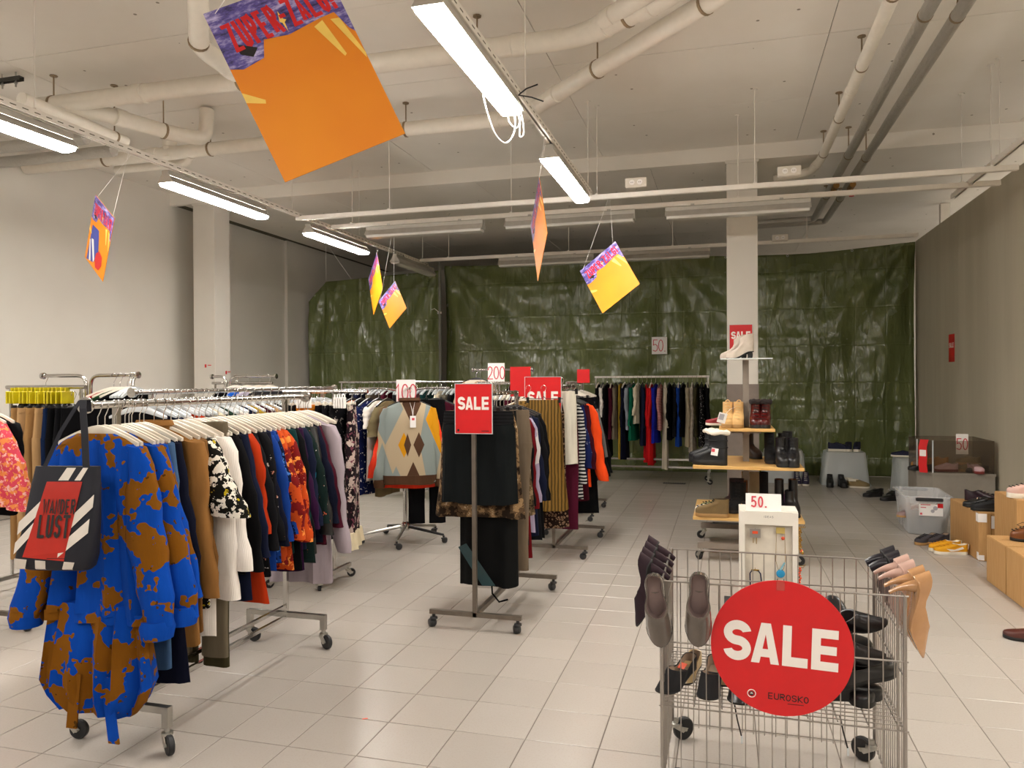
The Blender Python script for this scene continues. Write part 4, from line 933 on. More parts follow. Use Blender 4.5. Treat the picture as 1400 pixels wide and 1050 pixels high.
for a in (-1.05, -1.05+PI/2, -1.05+PI, -1.05-PI/2):
    q = (.46*math.cos(a), .46*math.sin(a)); MB().tube(curve([(0, 0, 1.5), (q[0]*.4, q[1]*.4, 1.54), (q[0], q[1], 1.54)], .1), .011, 8).build('arm', CHROME, st)
SZ = 1.54+.011-HOOKTOP
ARG, t = newmat('argyle knit', 'b3a288', .95, 0, Specular_IOR_Level=.2)
c = t.n.new('ShaderNodeTexCoord'); sx = t.n.new('ShaderNodeSeparateXYZ'); t.link(c.outputs['Object'], sx.inputs[0]); X, Z = sx.outputs[0], sx.outputs[2]
colr = lin('b3a084')
def dia(cx, cz, a, b): return t.math('LESS_THAN', t.math('ADD', t.math('MULTIPLY', t.math('ABSOLUTE', t.math('SUBTRACT', X, cx)), 1/a), t.math('MULTIPLY', t.math('ABSOLUTE', t.math('SUBTRACT', Z, cz)), 1/b)), 1)
for cx, cz, a, b, cc in ((-.23, -.1, .17, .34, '868f8c'), (.20, -.42, .11, .6, '868f8c'), (.29, -.2, .14, .33, 'c98a12'), (-.26, -.72, .10, .30, '868f8c'), (.02, -.05, .09, .20, '4f3626'), (-.055, -.44, .055, .12, 'c98a12'), (-.022, -.44, .034, .11, '4f3626'), (.085, -.44, .052, .12, '4f3626'), (.03, -.80, .09, .2, '4f3626'), (-.13, -.80, .07, .16, '868f8c')):
    colr = t.mix(dia(cx, cz, a, b), colr, lin(cc))
t.link(colr, t.b.inputs['Base Color']); w = t.n.new('ShaderNodeTexWave'); w.inputs['Scale'].default_value = 60; t.link(c.outputs['Object'], w.inputs['Vector']); t.link(t.bump(w.outputs['Fac'], .4, .004), t.b.inputs['Normal'])
BROWNK = K('brown rib knit', '4f3626', 'knit'); YELK = K('ochre and grey knit', 'c08a1a', 'blotch', [('8fa19f', 2.0, .56), ('a99d8a', 2.6, .6)]); CORAL = K('neon coral knit', 'f0432a', 'knit')
SH_ = dict(hlabel='black hanger on the star base stand', hgroup='hangers on the star base stand')
fx, fy = -3.12+.44*math.cos(-1.05), 7.12+.44*math.sin(-1.05)
sw = top_garment('sweater', 'argyle sweater in brown, grey and ochre with a hanging price tag', 'sweater', (fx, fy, SZ), ARG, .42, L=.80, sh=.22, bust=.25, hem=.25, th=.07, slv=.70, sr=(.07, .055), spread=.10, neck=.09, cuffmat=BROWNK, hemmat=BROWNK, collar=BROWNK, hang=('wish', BLACKPLASTIC), **SH_)
MB().box((.03, -.095, -.22), (.055, .003, .11)).build('price_tag', WHITE, sw, 0); MB().box((.032, -.098, -.195), (.025, .001, .022)).build('tag_print', PRICE, sw, 0); MB().tube([(-.0, -.055, -.03), (.02, -.09, -.1), (.03, -.095, -.165)], .002, 5).tube([(.05, -.055, -.03), (.035, -.09, -.1), (.03, -.095, -.165)], .002, 5).build('tag_string', WHITE, sw)
top_garment('sweater', 'neon coral sweater peeping out below the argyle one', 'sweater', (fx-.03, fy+.07, SZ), CORAL, .42, L=.86, sh=.21, bust=.24, hem=.26, th=.05, slv=.66, sr=(.07, .06), spread=.16, hang=('wish', BLACKPLASTIC), **SH_)
trousers('trousers', 'black trousers hanging behind the argyle sweater, reaching almost to the floor', (fx+.10, fy+.18, SZ), BLACK, .42, L=1.22, w=.18, **SH_)
top_garment('jacket', 'burgundy jacket showing a shoulder right of the argyle sweater', 'jacket', (fx+.15, fy+.3, SZ), BURG, .5, L=.75, slv=.55, hang=('wish', BLACKPLASTIC), **SH_)
for i, (nm, lb, mt, kw) in enumerate((('blouse', 'lilac blouse leftmost on the star base stand', K('lilac cloth', '8d7aa5'), {}), ('tunic', 'peach tunic on the star base stand', K('peach cloth', 'cf8468'), dict(L=1.0)), ('tee', 'black short sleeved tee next to the navy print dress', BLACK, dict(slv=.22)), ('dress', 'navy dress with white twig print on the star base stand', K('navy cloth with white twigs', '131c46', 'blotch', [('d8d6d8', 30, .62)]), dict(L=.95, slv=.25)), ('tee', 'white tee edge behind the olive tee', WHITEC, dict(slv=.2)), ('tee', 'olive tee with wide short sleeves left of the argyle sweater', K('olive grey jersey', '6a5f45'), dict(slv=.26, sr=(.075, .09), L=.95)))):
    top_garment(nm, lb, nm, (-3.74+i*.105, 7.02-i*.02, SZ), mt, 1.46, **{**dict(L=.8, slv=.5, spread=.08, th=.035, hang=('wish', BLACKPLASTIC)), **kw}, **SH_)
def card(label, loc, w, h, txt, rz=0, th=.022, h_=None, name='price_card', mat=None, bg=None):
    r = thing(name, label, 'price card', loc, rz); MB().box((0, 0, 0), (w, .004, h)).build('sheet', bg or WHITE, r, 0)
    n = len(txt); lettering(txt, (h_ or h*.62), .42, th, .006, r, mat or PRICE, (0, -.0035, .0)); return r
cd = card('white price card reading 100 behind the argyle sweater', (-3.06, 7.02, 1.50), .19, .25, '100', .42, .012, .17)
MB().tube([(0, .006, -.12), (0, .006, .0)], .004, 6).build('holder', ZINC, cd)
xrack('white lacquered rack far behind the star base stand, before the left tarpaulin', -5.3, -3.4, 9.8, 1.6)
z = 1.6+.015-HOOKTOP
for i, (cn, mt) in enumerate((('black', BLACK), ('navy', NAVY), ('grey', KHAKI), ('burgundy', BURG), ('coal black', BLACK2), ('rosy', K('dusty pink cloth', 'a8757a')), ('dark green', TEAL), ('white', CREAM), ('ink black', BLACK))):
    top_garment('coat', '%s coat on the far rack before the left tarpaulin' % cn, 'coat', (-5.15+i*.2, 9.8, z), mt, PI/2+tilt(), L=.95, slv=.6, hang=('wish', CLEARPLASTIC), hlabel='clear hanger on the far rack before the left tarpaulin', hgroup='hangers on the far rack before the left tarpaulin')
for i in range(24): hanger('wish', CLEARPLASTIC, (-5.2+i*.073, 9.8, z), PI/2+tilt()*2, 'clear hanger on the far rack before the left tarpaulin', 'hangers on the far rack before the left tarpaulin')

# ---------------------------------------------------------------- square tube racks in the middle
SKG = dict(hlabel='black clip hanger on the square tube rack in the middle', hgroup='clip hangers on the middle rack')
box_rack('grey brown square tube rack in the middle, nearest, with the SALE sign on its post', (-1.555, 4.65, 0), 1.04, 1.52)
z = 1.52+.014-HOOKTOP
CAMO = K('brown camouflage cloth', '3a2c20', 'camo', ('2a2018', '5b4733', '967a58', 'd8c6a8'), 13); CAMO2 = K('light camouflage cloth', '3a2c20', 'camo', ('2a2018', '5b4a34', '8a745a', 'c4b49a'), 14)
VELVET = plain('black velvet', '050607', .7, 0, .1, .3, 30, Specular_IOR_Level=.15, Sheen_Weight=.06, Sheen_Roughness=.3)
CHAR = K('charcoal knit', '131617')
s_ = skirt('skirt', 'charcoal black skirt with a gathered waistband behind the nearest SALE sign', 'skirt', (-1.555, 4.735, z), CHAR, 0, L=.62, w0=.245, w1=.265, th=.04, fold=.02, k=4, bandh=.085, band=K('black gathered rib', '131314', 'stripe', ('1d1d1f', 'Z'), 14), **SKG)
skirt('skirt', 'brown camouflage skirt showing below the charcoal one', 'skirt', (-1.57, 4.80, z), CAMO, 0, L=.72, w0=.24, w1=.315, th=.04, fold=.016, k=5, **SKG)
v_ = skirt('skirt', 'long black velvet skirt with a teal sheen hanging to shin height', 'skirt', (-1.53, 4.87, z), VELVET, 0, L=1.185, w0=.2, w1=.205, th=.05, fold=.012, k=2, **SKG)
MB().add([(-.19, -.075, -.93), (-.13, -.085, -.90), (.07, -.080, -1.17), (-.02, -.085, -1.175)], [(0, 1, 2, 3)]).build('teal_sheen', plain('painted teal sheen', '08363c', .5, 0, .1, 0, 1, Sheen_Weight=.4), v_, 0)  # teal highlight on the black velvet, painted as a flat patch
MB().tube([(.02, 0, -1.18), (.03, -.02, -1.24), (.08, -.03, -1.29), (.14, -.03, -1.27)], .006, 6).build('loose_tie', BLACK, v_)
trousers('trousers', 'taupe trousers with belt loops right of the nearest SALE sign', (-1.47, 4.95, z), K('taupe cloth', '6a5c4c'), .1, L=1.1, w=.2, **SKG)
skirt('skirt', 'light camouflage skirt squeezed behind the taupe trousers', 'skirt', (-1.53, 5.02, z), CAMO2, .1, L=.74, w0=.22, w1=.28, th=.03, **SKG)
BH = dict(hlabel='black hanger on the square tube rack in the middle', hgroup='black hangers on the middle rack', hang=('wish', BLACKPLASTIC))
for y, nm, lb, mt, kw in ((5.09, 'coat', 'black coat next to the light camouflage skirt', BLACK, dict(L=.95)), (5.18, 'dress', 'dark red dress on the nearest square tube rack', K('dark red cloth', '5e0d14'), dict(L=1.06, slv=.6)), (5.27, 'cardigan', 'pale grey and lilac cardigan edge beside the dark red dress', K('pale grey lilac knit', '9a8fa8', 'blotch', [('c9c4c6', 3, .5)]), dict(L=.9)), (5.37, 'coat', 'navy coat on the nearest square tube rack', NAVY, dict(L=.95)), (5.47, 'coat', 'black coat behind the navy one on the nearest square tube rack', BLACK2, dict(L=1.0)), (5.58, 'coat', 'black woollen coat at the far end of the nearest square tube rack', BLACK, dict(L=1.0))):
    top_garment(nm, lb, nm, (-1.535, y, z), mt, tilt(), **{**dict(slv=.6, spread=.07, th=.03, bust=.2, hem=.23), **kw}, **BH)
def sale_sign(label, loc, rz, w, h, txt='SALE', name='sale_sign', lh=.34, th=.2, logo=True, rot=None):
    r = thing(name, label, 'sign', loc, rz, rot=rot); MB().box((0, 0, 0), (w, .005, h)).build('board', RED, r, 0)
    fr = MB(); t_ = .004
    for s_ in (-1, 1): fr.box((s_*(w/2+t_/2), 0, 0), (t_, .009, h+2*t_)); fr.box((0, 0, s_*(h/2+t_/2)), (w, .009, t_))
    fr.build('frame', CLEARPLASTIC, r, 0)
    H_ = w*lh; lettering(txt, H_, .61, H_*.26, H_*.05, r, LETTERWHITE, (0, -.0042, h*.11))
    if logo: MB().lathe([(.008, -.0042), (.008, -.0038)], 12, (-w*.42, 0, -h*.44), 'y').box((w*.32, -.004, -h*.45), (w*.2, .0006, .004)).build('small_print', INK, r, 0)
    return r
sale_sign('red SALE sign on the front post of the nearest square tube rack', (-1.548, 4.622, 1.432), 0, .245, .315, rot=(0, .0, 0))
box_rack('grey brown square tube rack in the middle, farther, with gold skirt and orange coat', (-1.50, 6.75, 0), .99, 1.55)
z = 1.55+.014-HOOKTOP
GOLD = K('gold glitter pleats', '7a5c28', 'stripe', ('4a3716', 'X', 1.5), 11, .5); GOLD2 = K('gold glitter', '856430', 'blotch', [('4a3716', 40, .52)], rough=.5)
LEOP = K('leopard print cloth', '241712', 'leopard', ('8a6e58', '2a1c16'), 42)
FG = dict(hlabel='clip hanger on the farther square tube rack', hgroup='clip hangers on the farther square tube rack')
MB_ = None
top_garment('top', 'short gold glitter top folded over a hanger left of the pleated gold skirt', 'top', (-1.68, 6.55, z+.0), GOLD2, .1, L=.30, sh=.16, bust=.16, hem=.17, th=.04, slv=0, **FG)
skirt('skirt', 'long pleated gold glitter skirt right of the nearest SALE sign', 'skirt', (-1.53, 6.50, z+.0), GOLD, .12, L=.98, w0=.13, w1=.215, th=.06, fold=.02, k=6, **FG)
skirt('skirt', 'long leopard print skirt hanging below the gold one', 'skirt', (-1.60, 6.66, z), LEOP, 0, L=1.16, w0=.2, w1=.26, th=.045, fold=.014, **FG)
skirt('skirt', 'cream white knit skirt on clips, right of the second SALE sign', 'skirt', (-1.44, 6.83, z+.07), K('cream white knit', 'd8d2c2', 'knit'), 0, L=.68, w0=.135, w1=.15, th=.05, fold=.006, **FG)
trousers('trousers', 'burgundy trousers below the cream white skirt', (-1.46, 6.90, z), K('burgundy trousers cloth', '4c1428'), 0, L=1.22, w=.14, **FG)
FB = dict(hlabel='black hanger on the farther square tube rack', hgroup='black hangers on the farther square tube rack', hang=('wish', BLACKPLASTIC))
for y, nm, lb, mt, kw in ((7.0, 'blouse', 'black and white striped blouse next to the cream white skirt', K('black and white striped cloth', '1a1b20', 'stripe', ('b8b6b4', 'Z', 2), 10), dict(L=.95, slv=.72, spread=.06, sh=.17, bust=.18, hem=.21)), (7.1, 'blouse', 'navy printed blouse in front of the orange coat', K('navy printed cloth', '16204d', 'blotch', [('8d93b0', 22, .66)]), dict(L=.78, slv=.6, spread=.08, sh=.18)), (7.2, 'dress', 'maroon dress hem under the orange coat', K('maroon cloth', '3a0d18'), dict(L=1.0)), (7.3, 'coat', 'bright orange coat on the farther square tube rack', K('bright orange wool', 'e2481a'), dict(L=.88, slv=.74, spread=.15, sh=.225, sr=(.07, .055))), (7.4, 'skirt', 'x', BLACK, {}), (7.5, 'jacket', 'black jacket behind the orange coat', BLACK, dict(slv=.66, spread=.13)), (7.6, 'jacket', 'black jacket with a grey sleeve stripe behind the orange coat', BLACK2, dict(slv=.7, spread=.16)), (7.7, 'coat', 'long black coat last on the farther square tube rack', BLACK, dict(L=1.1, slv=.7, spread=.17))):
    if nm == 'skirt': skirt('skirt', 'long black skirt low at the far end of the farther square tube rack', 'skirt', (-1.44, y, z), BLACK, 0, L=1.15, w0=.2, w1=.25, **FG); continue
    o = top_garment(nm, lb, nm, (-1.48, y, z), mt, tilt(), **{**dict(L=.85, slv=.6, spread=.08, th=.035, bust=.2, hem=.23), **kw}, **FB)
    if 'stripe behind' in lb: MB().tube([(.235, -.03, -.14), (.30, -.035, -.42), (.33, -.03, -.62)], .022, 6).build('sleeve_stripe', K('mid grey cloth', '6d6a68'), o)
sale_sign('second red SALE sign, partly hidden by the gold skirt, in the middle', (-1.565, 6.625, 1.405), 0, .33, .47, lh=.34)
for x, y, w, h, lb in ((-1.86, 6.95, .2, .28, 'red sign mostly hidden behind the second SALE sign, at its left'), (-1.62, 8.95, .15, .16, 'small red sign at the back above the farther square tube rack')):
    r = thing('red_sign', lb, 'sign', (x, y, 1.60 if y < 8 else 1.66)); MB().box((0, 0, 0), (w, .005, h)).build('board', RED, r, 0); MB().tube([(0, .01, -h/2-.1), (0, .01, h/2)], .004, 6).build('holder', ZINC, r)
rk = box_rack('square tube rack at the back of the middle group, mostly hidden by coats', (-1.75, 8.6, 0), .95, 1.58)
z = 1.58+.014-HOOKTOP
for i, (cn, mt) in enumerate((('red', K('red cloth', '9d1622')), ('black', BLACK), ('charcoal', K('charcoal cloth', '2b2a2c')), ('dark navy', NAVY2), ('coal black', BLACK2))):
    top_garment('coat', '%s coat on the rack at the back of the middle group' % cn, 'coat', (-1.75, 8.68+i*.17, z), mt, tilt(), L=1.0, slv=.6, hang=('wish', WHITEPLASTIC), hlabel='white hanger on the rack at the back of the middle group', hgroup='hangers at the back of the middle group')
for i in range(10): hanger('wish', WHITEPLASTIC, (-1.75, 8.62+i*.095, z), tilt()*2, 'white hanger on the rack at the back of the middle group', 'hangers at the back of the middle group')
tstand('chrome T stand behind the nearest SALE sign, with the 200 card', -2.55, 8.5, 1.74, ((-1, .30), (1, .42)))
z = 1.74+.014-HOOKTOP
top_garment('blouse', 'beige and orange patterned blouse behind the nearest SALE sign', 'blouse', (-2.80, 8.46, z), K('beige patterned cloth', 'b59c7e', 'blotch', [('d8cbb8', 9, .5), ('c06a2a', 10, .66)]), .25, L=.7, slv=.55, th=.04, hang=('wish', BLACKPLASTIC), hlabel='black hanger on the T stand with the 200 card', hgroup='hangers on the 200 stand')
top_garment('jacket', 'dark jacket on the right arm of the stand with the 200 card', 'jacket', (-2.2, 8.5, z), BLACK, .6, L=.8, slv=.55, hang=('wish', BLACKPLASTIC), hlabel='black hanger on the T stand with the 200 card', hgroup='hangers on the 200 stand')
xrack('chrome rack with tightly packed hangers right behind the nearest SALE sign', -2.55, -1.75, 7.75, 1.585, .3)
z = 1.585+.015-HOOKTOP
for i, (cn, mt) in enumerate((('black', BLACK), ('charcoal', K('charcoal cloth', '2b2a2c')), ('burgundy', BURG), ('ink black', BLACK2))):
    top_garment('jacket', '%s jacket on the rack right behind the nearest SALE sign' % cn, 'jacket', (-2.45+i*.14, 7.75, z), mt, PI/2+tilt(), L=.85, slv=.6, hlabel='hanger on the rack right behind the nearest SALE sign', hgroup='packed hangers behind the SALE sign')
for i in range(22): hanger('wish', CLEARPLASTIC if i % 3 else WHITEPLASTIC, (-2.5+i*.033, 7.75, z), PI/2+tilt()*2, 'hanger on the rack right behind the nearest SALE sign', 'packed hangers behind the SALE sign')
cd = card('white price card reading 200 above the nearest SALE sign', (-2.50, 8.28, 1.70), .19, .22, '200', .2, .011, .15); MB().tube([(0, .006, -.1), (0, .006, 0)], .004, 6).build('holder', ZINC, cd)

# ---------------------------------------------------------------- back rack before the tarpaulin
r = thing('clothes_rack', 'white railed rack at the back, standing before the wide tarpaulin', 'clothes rack', (-2.03, 12.25, 0)); L = 1.80
MB().box((L/2, 0, 1.66), (L, .03, .03)).build('rail', WHITEMETAL, r, 0)
for x in (.02, L-.02):
    MB().box((x, 0, .90), (.025, .025, 1.5)).build('upright', CHROME, r, 0); MB().box((x, 0, .16), (.03, .5, .03)).build('crossbar', ZINC, r, 0)
    for s_ in (-1, 1): MB().box((x, s_*.235, .12), (.03, .03, .08)).build('leg', ZINC, r, 0); caster(r, (x, s_*.235, .082), 1.2*s_, .04)
for zz in (.36, .24): MB().box((L/2, -.10, zz), (L, .025, .03)).build('lower_bar', CHROME, r, 0)
for zz in (.30,): MB().tube([(0, -.10, zz+.06), (0, -.10, .17)], .012, 6).tube([(L, -.10, zz+.06), (L, -.10, .17)], .012, 6).build('bar_post', ZINC, r)
z = 1.66+.015-HOOKTOP
RED1 = K('scarlet cloth', 'b3141a'); GREY1 = K('blue grey cloth', '878c96'); GREENC = K('bottle green cloth', '0f5a42'); BLUE1 = K('cobalt cloth', '18208f')
items = [('jacket', 'black jacket leftmost on the back rack', BLACK, .8), ('shirt', 'white shirt second from the left on the back rack', WHITEC, .55), ('coat', 'long black coat between white shirt and burgundy dress on the back rack', BLACK, 1.2), ('dress', 'burgundy dress on the back rack', BURG, .9), ('dress', 'taupe pleated dress on the back rack', KHAKI, .9), ('trousers', 'mustard trousers low on the back rack', K('mustard cloth', 'a5862a'), 1.22), ('coat', 'dark navy coat left of the grey shirt on the back rack', NAVY2, 1.22), ('shirt', 'blue grey shirt on the back rack', GREY1, .75), ('blouse', 'bottle green blouse on the back rack', GREENC, .92), ('shirt', 'cream shirt right of the green blouse on the back rack', CREAM, .65), ('coat', 'navy coat left of the red dresses on the back rack', NAVY, 1.0), ('dress', 'scarlet dress on the back rack, left of two', RED1, 1.26), ('dress', 'scarlet dress on the back rack, right of two', K('bright red cloth', 'c01c1e'), 1.3), ('blouse', 'cobalt blue frilled blouse between the red dresses', BLUE1, .95), ('shirt', 'pink striped shirt beside the cobalt blouse', K('pink striped cloth', 'c49490', 'stripe', ('8e3e3e', 'Z'), 20), .75), ('dress', 'long cream net dress on the back rack', K('cream net cloth', 'b5ab98'), 1.36), ('coat', 'black coat right of the cream net dress', BLACK, .9), ('coat', 'soft black coat in the right half of the back rack', BLACK2, .85), ('dress', 'dark blue dress low in the right half of the back rack', ROYAL, 1.0), ('coat', 'black coat left of the beige pleated dress', BLACK, .85), ('dress', 'beige pleated dress on the back rack', K('beige pleats', '9a8d76'), 1.0), ('blouse', 'black and cream striped blouse on the back rack', K('black and cream striped cloth', 'cbbfae', 'stripe', ('3b2f30', 'Z'), 24), 1.1), ('dress', 'olive dress on the back rack', OLIVE, .85), ('dress', 'black dress with white dots on the back rack', K('black dotted cloth', '121114', 'dots', ('c8c4c0',), 38), 1.0), ('coat', 'black coat at the right end of the back rack', BLACK, .95)]
BK = dict(hlabel='hanger on the back rack before the wide tarpaulin', hgroup='hangers on the back rack')
for i, (nm, lb, mt, ln) in enumerate(items):
    x = -1.97+i*.0705
    if nm == 'trousers': trousers(nm, lb, (x, 12.25, z), mt, PI/2, L=ln, w=.15, **BK)
    else: top_garment(nm, lb, nm, (x, 12.25-(.02 if 'cobalt' in lb else 0), z), mt, PI/2+random.uniform(-.15, .15), L=ln, slv=min(.6, ln*.65), sr=(.05, .042), th=.034, spread=.05, hem=.21, fold=.012, **{**BK, 'hang': ('wish', BLACKPLASTIC if i % 3 else WHITEPLASTIC)})
card('white price card reading 50 taped to the wide tarpaulin', (-1.10, min(v[1] for v in SKIN if abs(v[0]+1.10) < .17 and abs(v[2]-2.21) < .19)-.004, 2.21), .265, .30, '50.', 0, .013, .21)

# ---------------------------------------------------------------- shoes
SHOE = {}
def foot(v, w, point=0):
    """half width of a footprint at v = 0 heel .. 1 toe"""
    ps = [(0, .0), (.015, .38), (.06, .62), (.15, .76), (.35, .72), (.5, .78), (.68, 1.0), (.80, .98 if point < .5 else .84), (.9, .80-.22*point), (.96, .55-.2*point), (.99, .28-.08*point), (1, 0)]
    n = len(ps)
    for k in range(n-1):
        (a, b), (c_, d_) = ps[k], ps[k+1]
        if v <= c_:
            u = (v-a)/(c_-a)
            if k == 0: return w*d_*math.sqrt(u)
            if k == n-2: return w*b*math.sqrt(1-u)
            m0 = (d_-ps[k-1][1])/(c_-ps[k-1][0]) if k > 1 else (d_-b)/(c_-a); m1 = (ps[k+2][1]-b)/(ps[k+2][0]-a) if k < n-3 else (d_-b)/(c_-a); t_ = c_-a
            return w*((2*u**3-3*u*u+1)*b+(u**3-2*u*u+u)*m0*t_+(3*u*u-2*u**3)*d_+(u**3-u*u)*m1*t_)
    return 0
VS = [0, .015, .045, .09, .16, .26, .37, .48, .58, .67, .75, .82, .88, .925, .96, .985, 1.0]
LOOP = [(v, 1) for v in VS] + [(v, -1) for v in VS[-2:0:-1]]
def shoe_mesh(kind, um, so, li, lc=None, L=.27, w=.047, H=.12, heel=.0, point=0, open_=.42, sole=.025, heel_r=(.02, .006)):
    key = (kind, um.name, so.name, li.name, lc.name if lc else '', L, w, H, heel, point)
    if key in SHOE: return SHOE[key]
    def base(v): # height of the foot bed above the ground, raised at the heel
        if not heel: return sole + .012*max(0, v-.8)**1.5*4
        u = min(1, max(0, (v-.08)/.60)); return sole*.4 + heel*(1-u*u*(3-2*u)) + .01*max(0, v-.85)*4
    def P(v, s, sc=1, dz=0, v1=1, v0=0): return Vector((s*foot(v, w, point)*sc, (v0+(v1-v0)*v)*L, dz))
    parts = {}
    # sole
    th = sole if not heel else .006
    b = MB(); rings = []
    for k, (sc, dz) in enumerate(((.94, -th), (1.03, -th*.8), (1.04, -th*.2), (1.0, .001))):
        rings.append([P(v, s, sc, max(0, base(v)+dz) if heel else max(.0, base(v)-sole+sole+dz)) for v, s in LOOP])
    parts['sole'] = b.loft(rings).mesh('sole', so, 50)
    # upper
    rings = []; ns = 11 if kind in ('boot', 'ankle') else 9 if kind == 'sneaker' else 7
    VN = [(0, 1), (.2, 1.0), (.38, .975), (.52, .91), (.64, .80), (.78, .66), (.9, open_+.04), (1, open_), (9, open_)]
    VT = [(0, 1), (.15, 1.0), (.26, .975), (.34, .92), (.41, .82), (.49, .69), (.60, open_+.05), (.74, open_), (9, open_)]
    for k in range(ns):
        s_ = k/(ns-1)
        if kind in ('boot', 'ankle'):
            s_ = s_**1.35; q = s_*H/.16
            for (a, b_), (c_, d_) in zip(VT[:-1], VT[1:]):
                if q <= c_: v1 = b_+(d_-b_)*(q-a)/(c_-a); break
            sc = 1.0 + .03*math.sin(min(1, q)*PI)
        elif kind == 'pump': v1 = 1-(1-open_)*s_**1.1; sc = 1-.10*s_**2
        else:
            for (a, b_), (c_, d_) in zip(VN[:-1], VN[1:]):
                if s_ <= c_: v1 = b_+(d_-b_)*(s_-a)/(c_-a); break
            sc = 1.0+.04*math.sin(s_*PI)-.14*s_*s_
        ring = []
        for v, sd in LOOP:
            if kind == 'pump': z = base(v*v1) + H*s_*(.55+.45*abs(v-.5)*2 if v < .5 else .55+.25*(v-.5)*2)*(1-.0*s_) + (.028*math.sin(min(1, max(0, (v-.55)/.45))*PI*.5)*s_)
            elif kind in ('boot', 'ankle'): z = base(v*v1) + H*s_
            else: z = base(v*v1) + H*s_*(1.0 if v < .12 else 1.0-.16*s_*math.sin(min(1, (v-.12)/.7)*PI))
            x = foot(v, w, point)*sc*sd
            if kind in ('boot', 'ankle') and q > .4:
                m_ = min(1, (q-.4)/.35); x = x*(1-m_) + m_*sd*math.sin(math.acos(max(-1, min(1, 2*v-1))))*w*.80
            ring.append(Vector((x, v*v1*L, z)))
        rings.append(ring)
    inner = [Vector((p.x*.86, p.y*.94+L*.012, p.z-.002)) for p in rings[-1]]
    ub = MB().loft(rings+[inner], True, False); parts['upper'] = ub.mesh('upper', um, 55)
    # lining / insole
    if kind in ('pump', 'sneaker', 'flat'):
        low = [Vector((p.x*.82, p.y, base(min(1, p.y/L))+.006)) for p in inner]
    else: low = [Vector((p.x*.8, p.y, p.z-H*.55)) for p in inner]
    parts['lining'] = MB().loft([inner, low], False, True).mesh('lining', li, 50)
    if heel:
        hr0, hr1 = heel_r; ring = []; zt = base(.06)-.004
        for u in (0, .1, .22, .4, .7, .96, 1):
            r_ = hr0*(1-u)**2.2+hr1*(1-(1-u)**2.2); y = .02+r_*.9-.006*math.sin(u*PI)
            ring.append([(r_*math.cos(2*PI*k/12), y+r_*1.15*math.sin(2*PI*k/12), zt*(1-u)) for k in range(12)])
        parts['heel'] = MB().loft(ring).mesh('heel', um if heel_r[1] < .015 else so, 50)
    if lc:
        b = MB(); n = 5 if kind == 'sneaker' else 6
        for i in range(n):
            s_ = .30+.62*i/(n-1); q_ = .30+.45*i/(n-1)
            if kind == 'sneaker':
                q_ = .5+.42*i/(n-1)
                for (a, b_), (c_, d_) in zip(VN[:-1], VN[1:]):
                    if q_ <= c_: v1 = b_+(d_-b_)*(q_-a)/(c_-a); break
                y = v1*L; z = base(v1)+H*q_*.97+.004
            else:
                q_ = .34+(H/.16*.92-.34)*i/(n-1)
                for (a, b_), (c_, d_) in zip(VT[:-1], VT[1:]):
                    if q_ <= c_: v1 = b_+(d_-b_)*(q_-a)/(c_-a); break
                y = v1*L+.006; z = base(v1)+q_*.16
            b.tube([(-w*.42, y-.014, z), (0, y+.004, z+.006), (w*.42, y-.008, z+.004)], .0032, 5)
        parts['laces'] = b.mesh('laces', lc, 50)
    SHOE[key] = parts; return parts
def shoe(label, loc, rz, parts, cat='shoe', name='shoe', group=None, rot=None, extra=None):
    r = thing(name, label, cat, loc, rz, group, rot)
    for n_, me in parts.items(): inst(n_, me, r)
    return r
def leather(n_, c_, r=.35, **kw): return plain(n_, c_, r, 0, .1, .08, 120, **kw)
SBLK = leather('black shoe leather', '131214'); SUEDE = plain('black suede', '121113', .95, 0, .1, .3, 300); SOLEB = plain('black sole', '151514', .6); SOLEW = plain('white sole', 'e0d8c8', .55); SOLEG = plain('gum sole', 'a07a48', .6)
TAN = leather('tan nubuck', 'cfa56a', .75); OXB = leather('oxblood leather', '4a1210', .18); PLUM = plain('dark plum suede', '2b1a22', .95, 0, .1, .3, 300); GREYP = leather('grey brown patent', '5c534b', .16, Coat_Weight=.5); NUDE = leather('nude patent leather', 'b5875c', .14, Coat_Weight=.6); ROSE = leather('pale rose leather', 'bd9a8c', .3); GOLDL = leather('pale gold leather', 'b49a6b', .3, Specular_IOR_Level=.8)
BEIGEL = plain('beige lining', '8d7a66', .7); GREYL = plain('grey lining', '7a6f66', .7); DARKL = plain('dark lining', '1a1615', .9); CREAML = plain('cream pile lining', 'e4dccb', .95, 0, .06, .6, 90); BROWNL = leather('brown leather', '6b3d1c', .3); KHAKIS = leather('khaki nubuck', '6e5936', .8); TAUPES = leather('taupe suede', 'b3a698', .85); NAVYS = plain('navy canvas shoe', '161a33', .8); WHITES = leather('white shoe leather', 'e6e1d8', .5); YELLOW = plain('yellow suede', 'd99a0c', .8, 0, .08, .2, 200); PINKS = plain('pale pink knit', 'cda79a', .8); REDS = leather('red shoe leather', '8a1f26', .5); PURPS = plain('purple black shoe', '221a3a', .6); LACEB = plain('black laces', '101010', .8); LACEC = plain('cream laces', 'c9b283', .8)
def ladder(b, z, x, y): pass

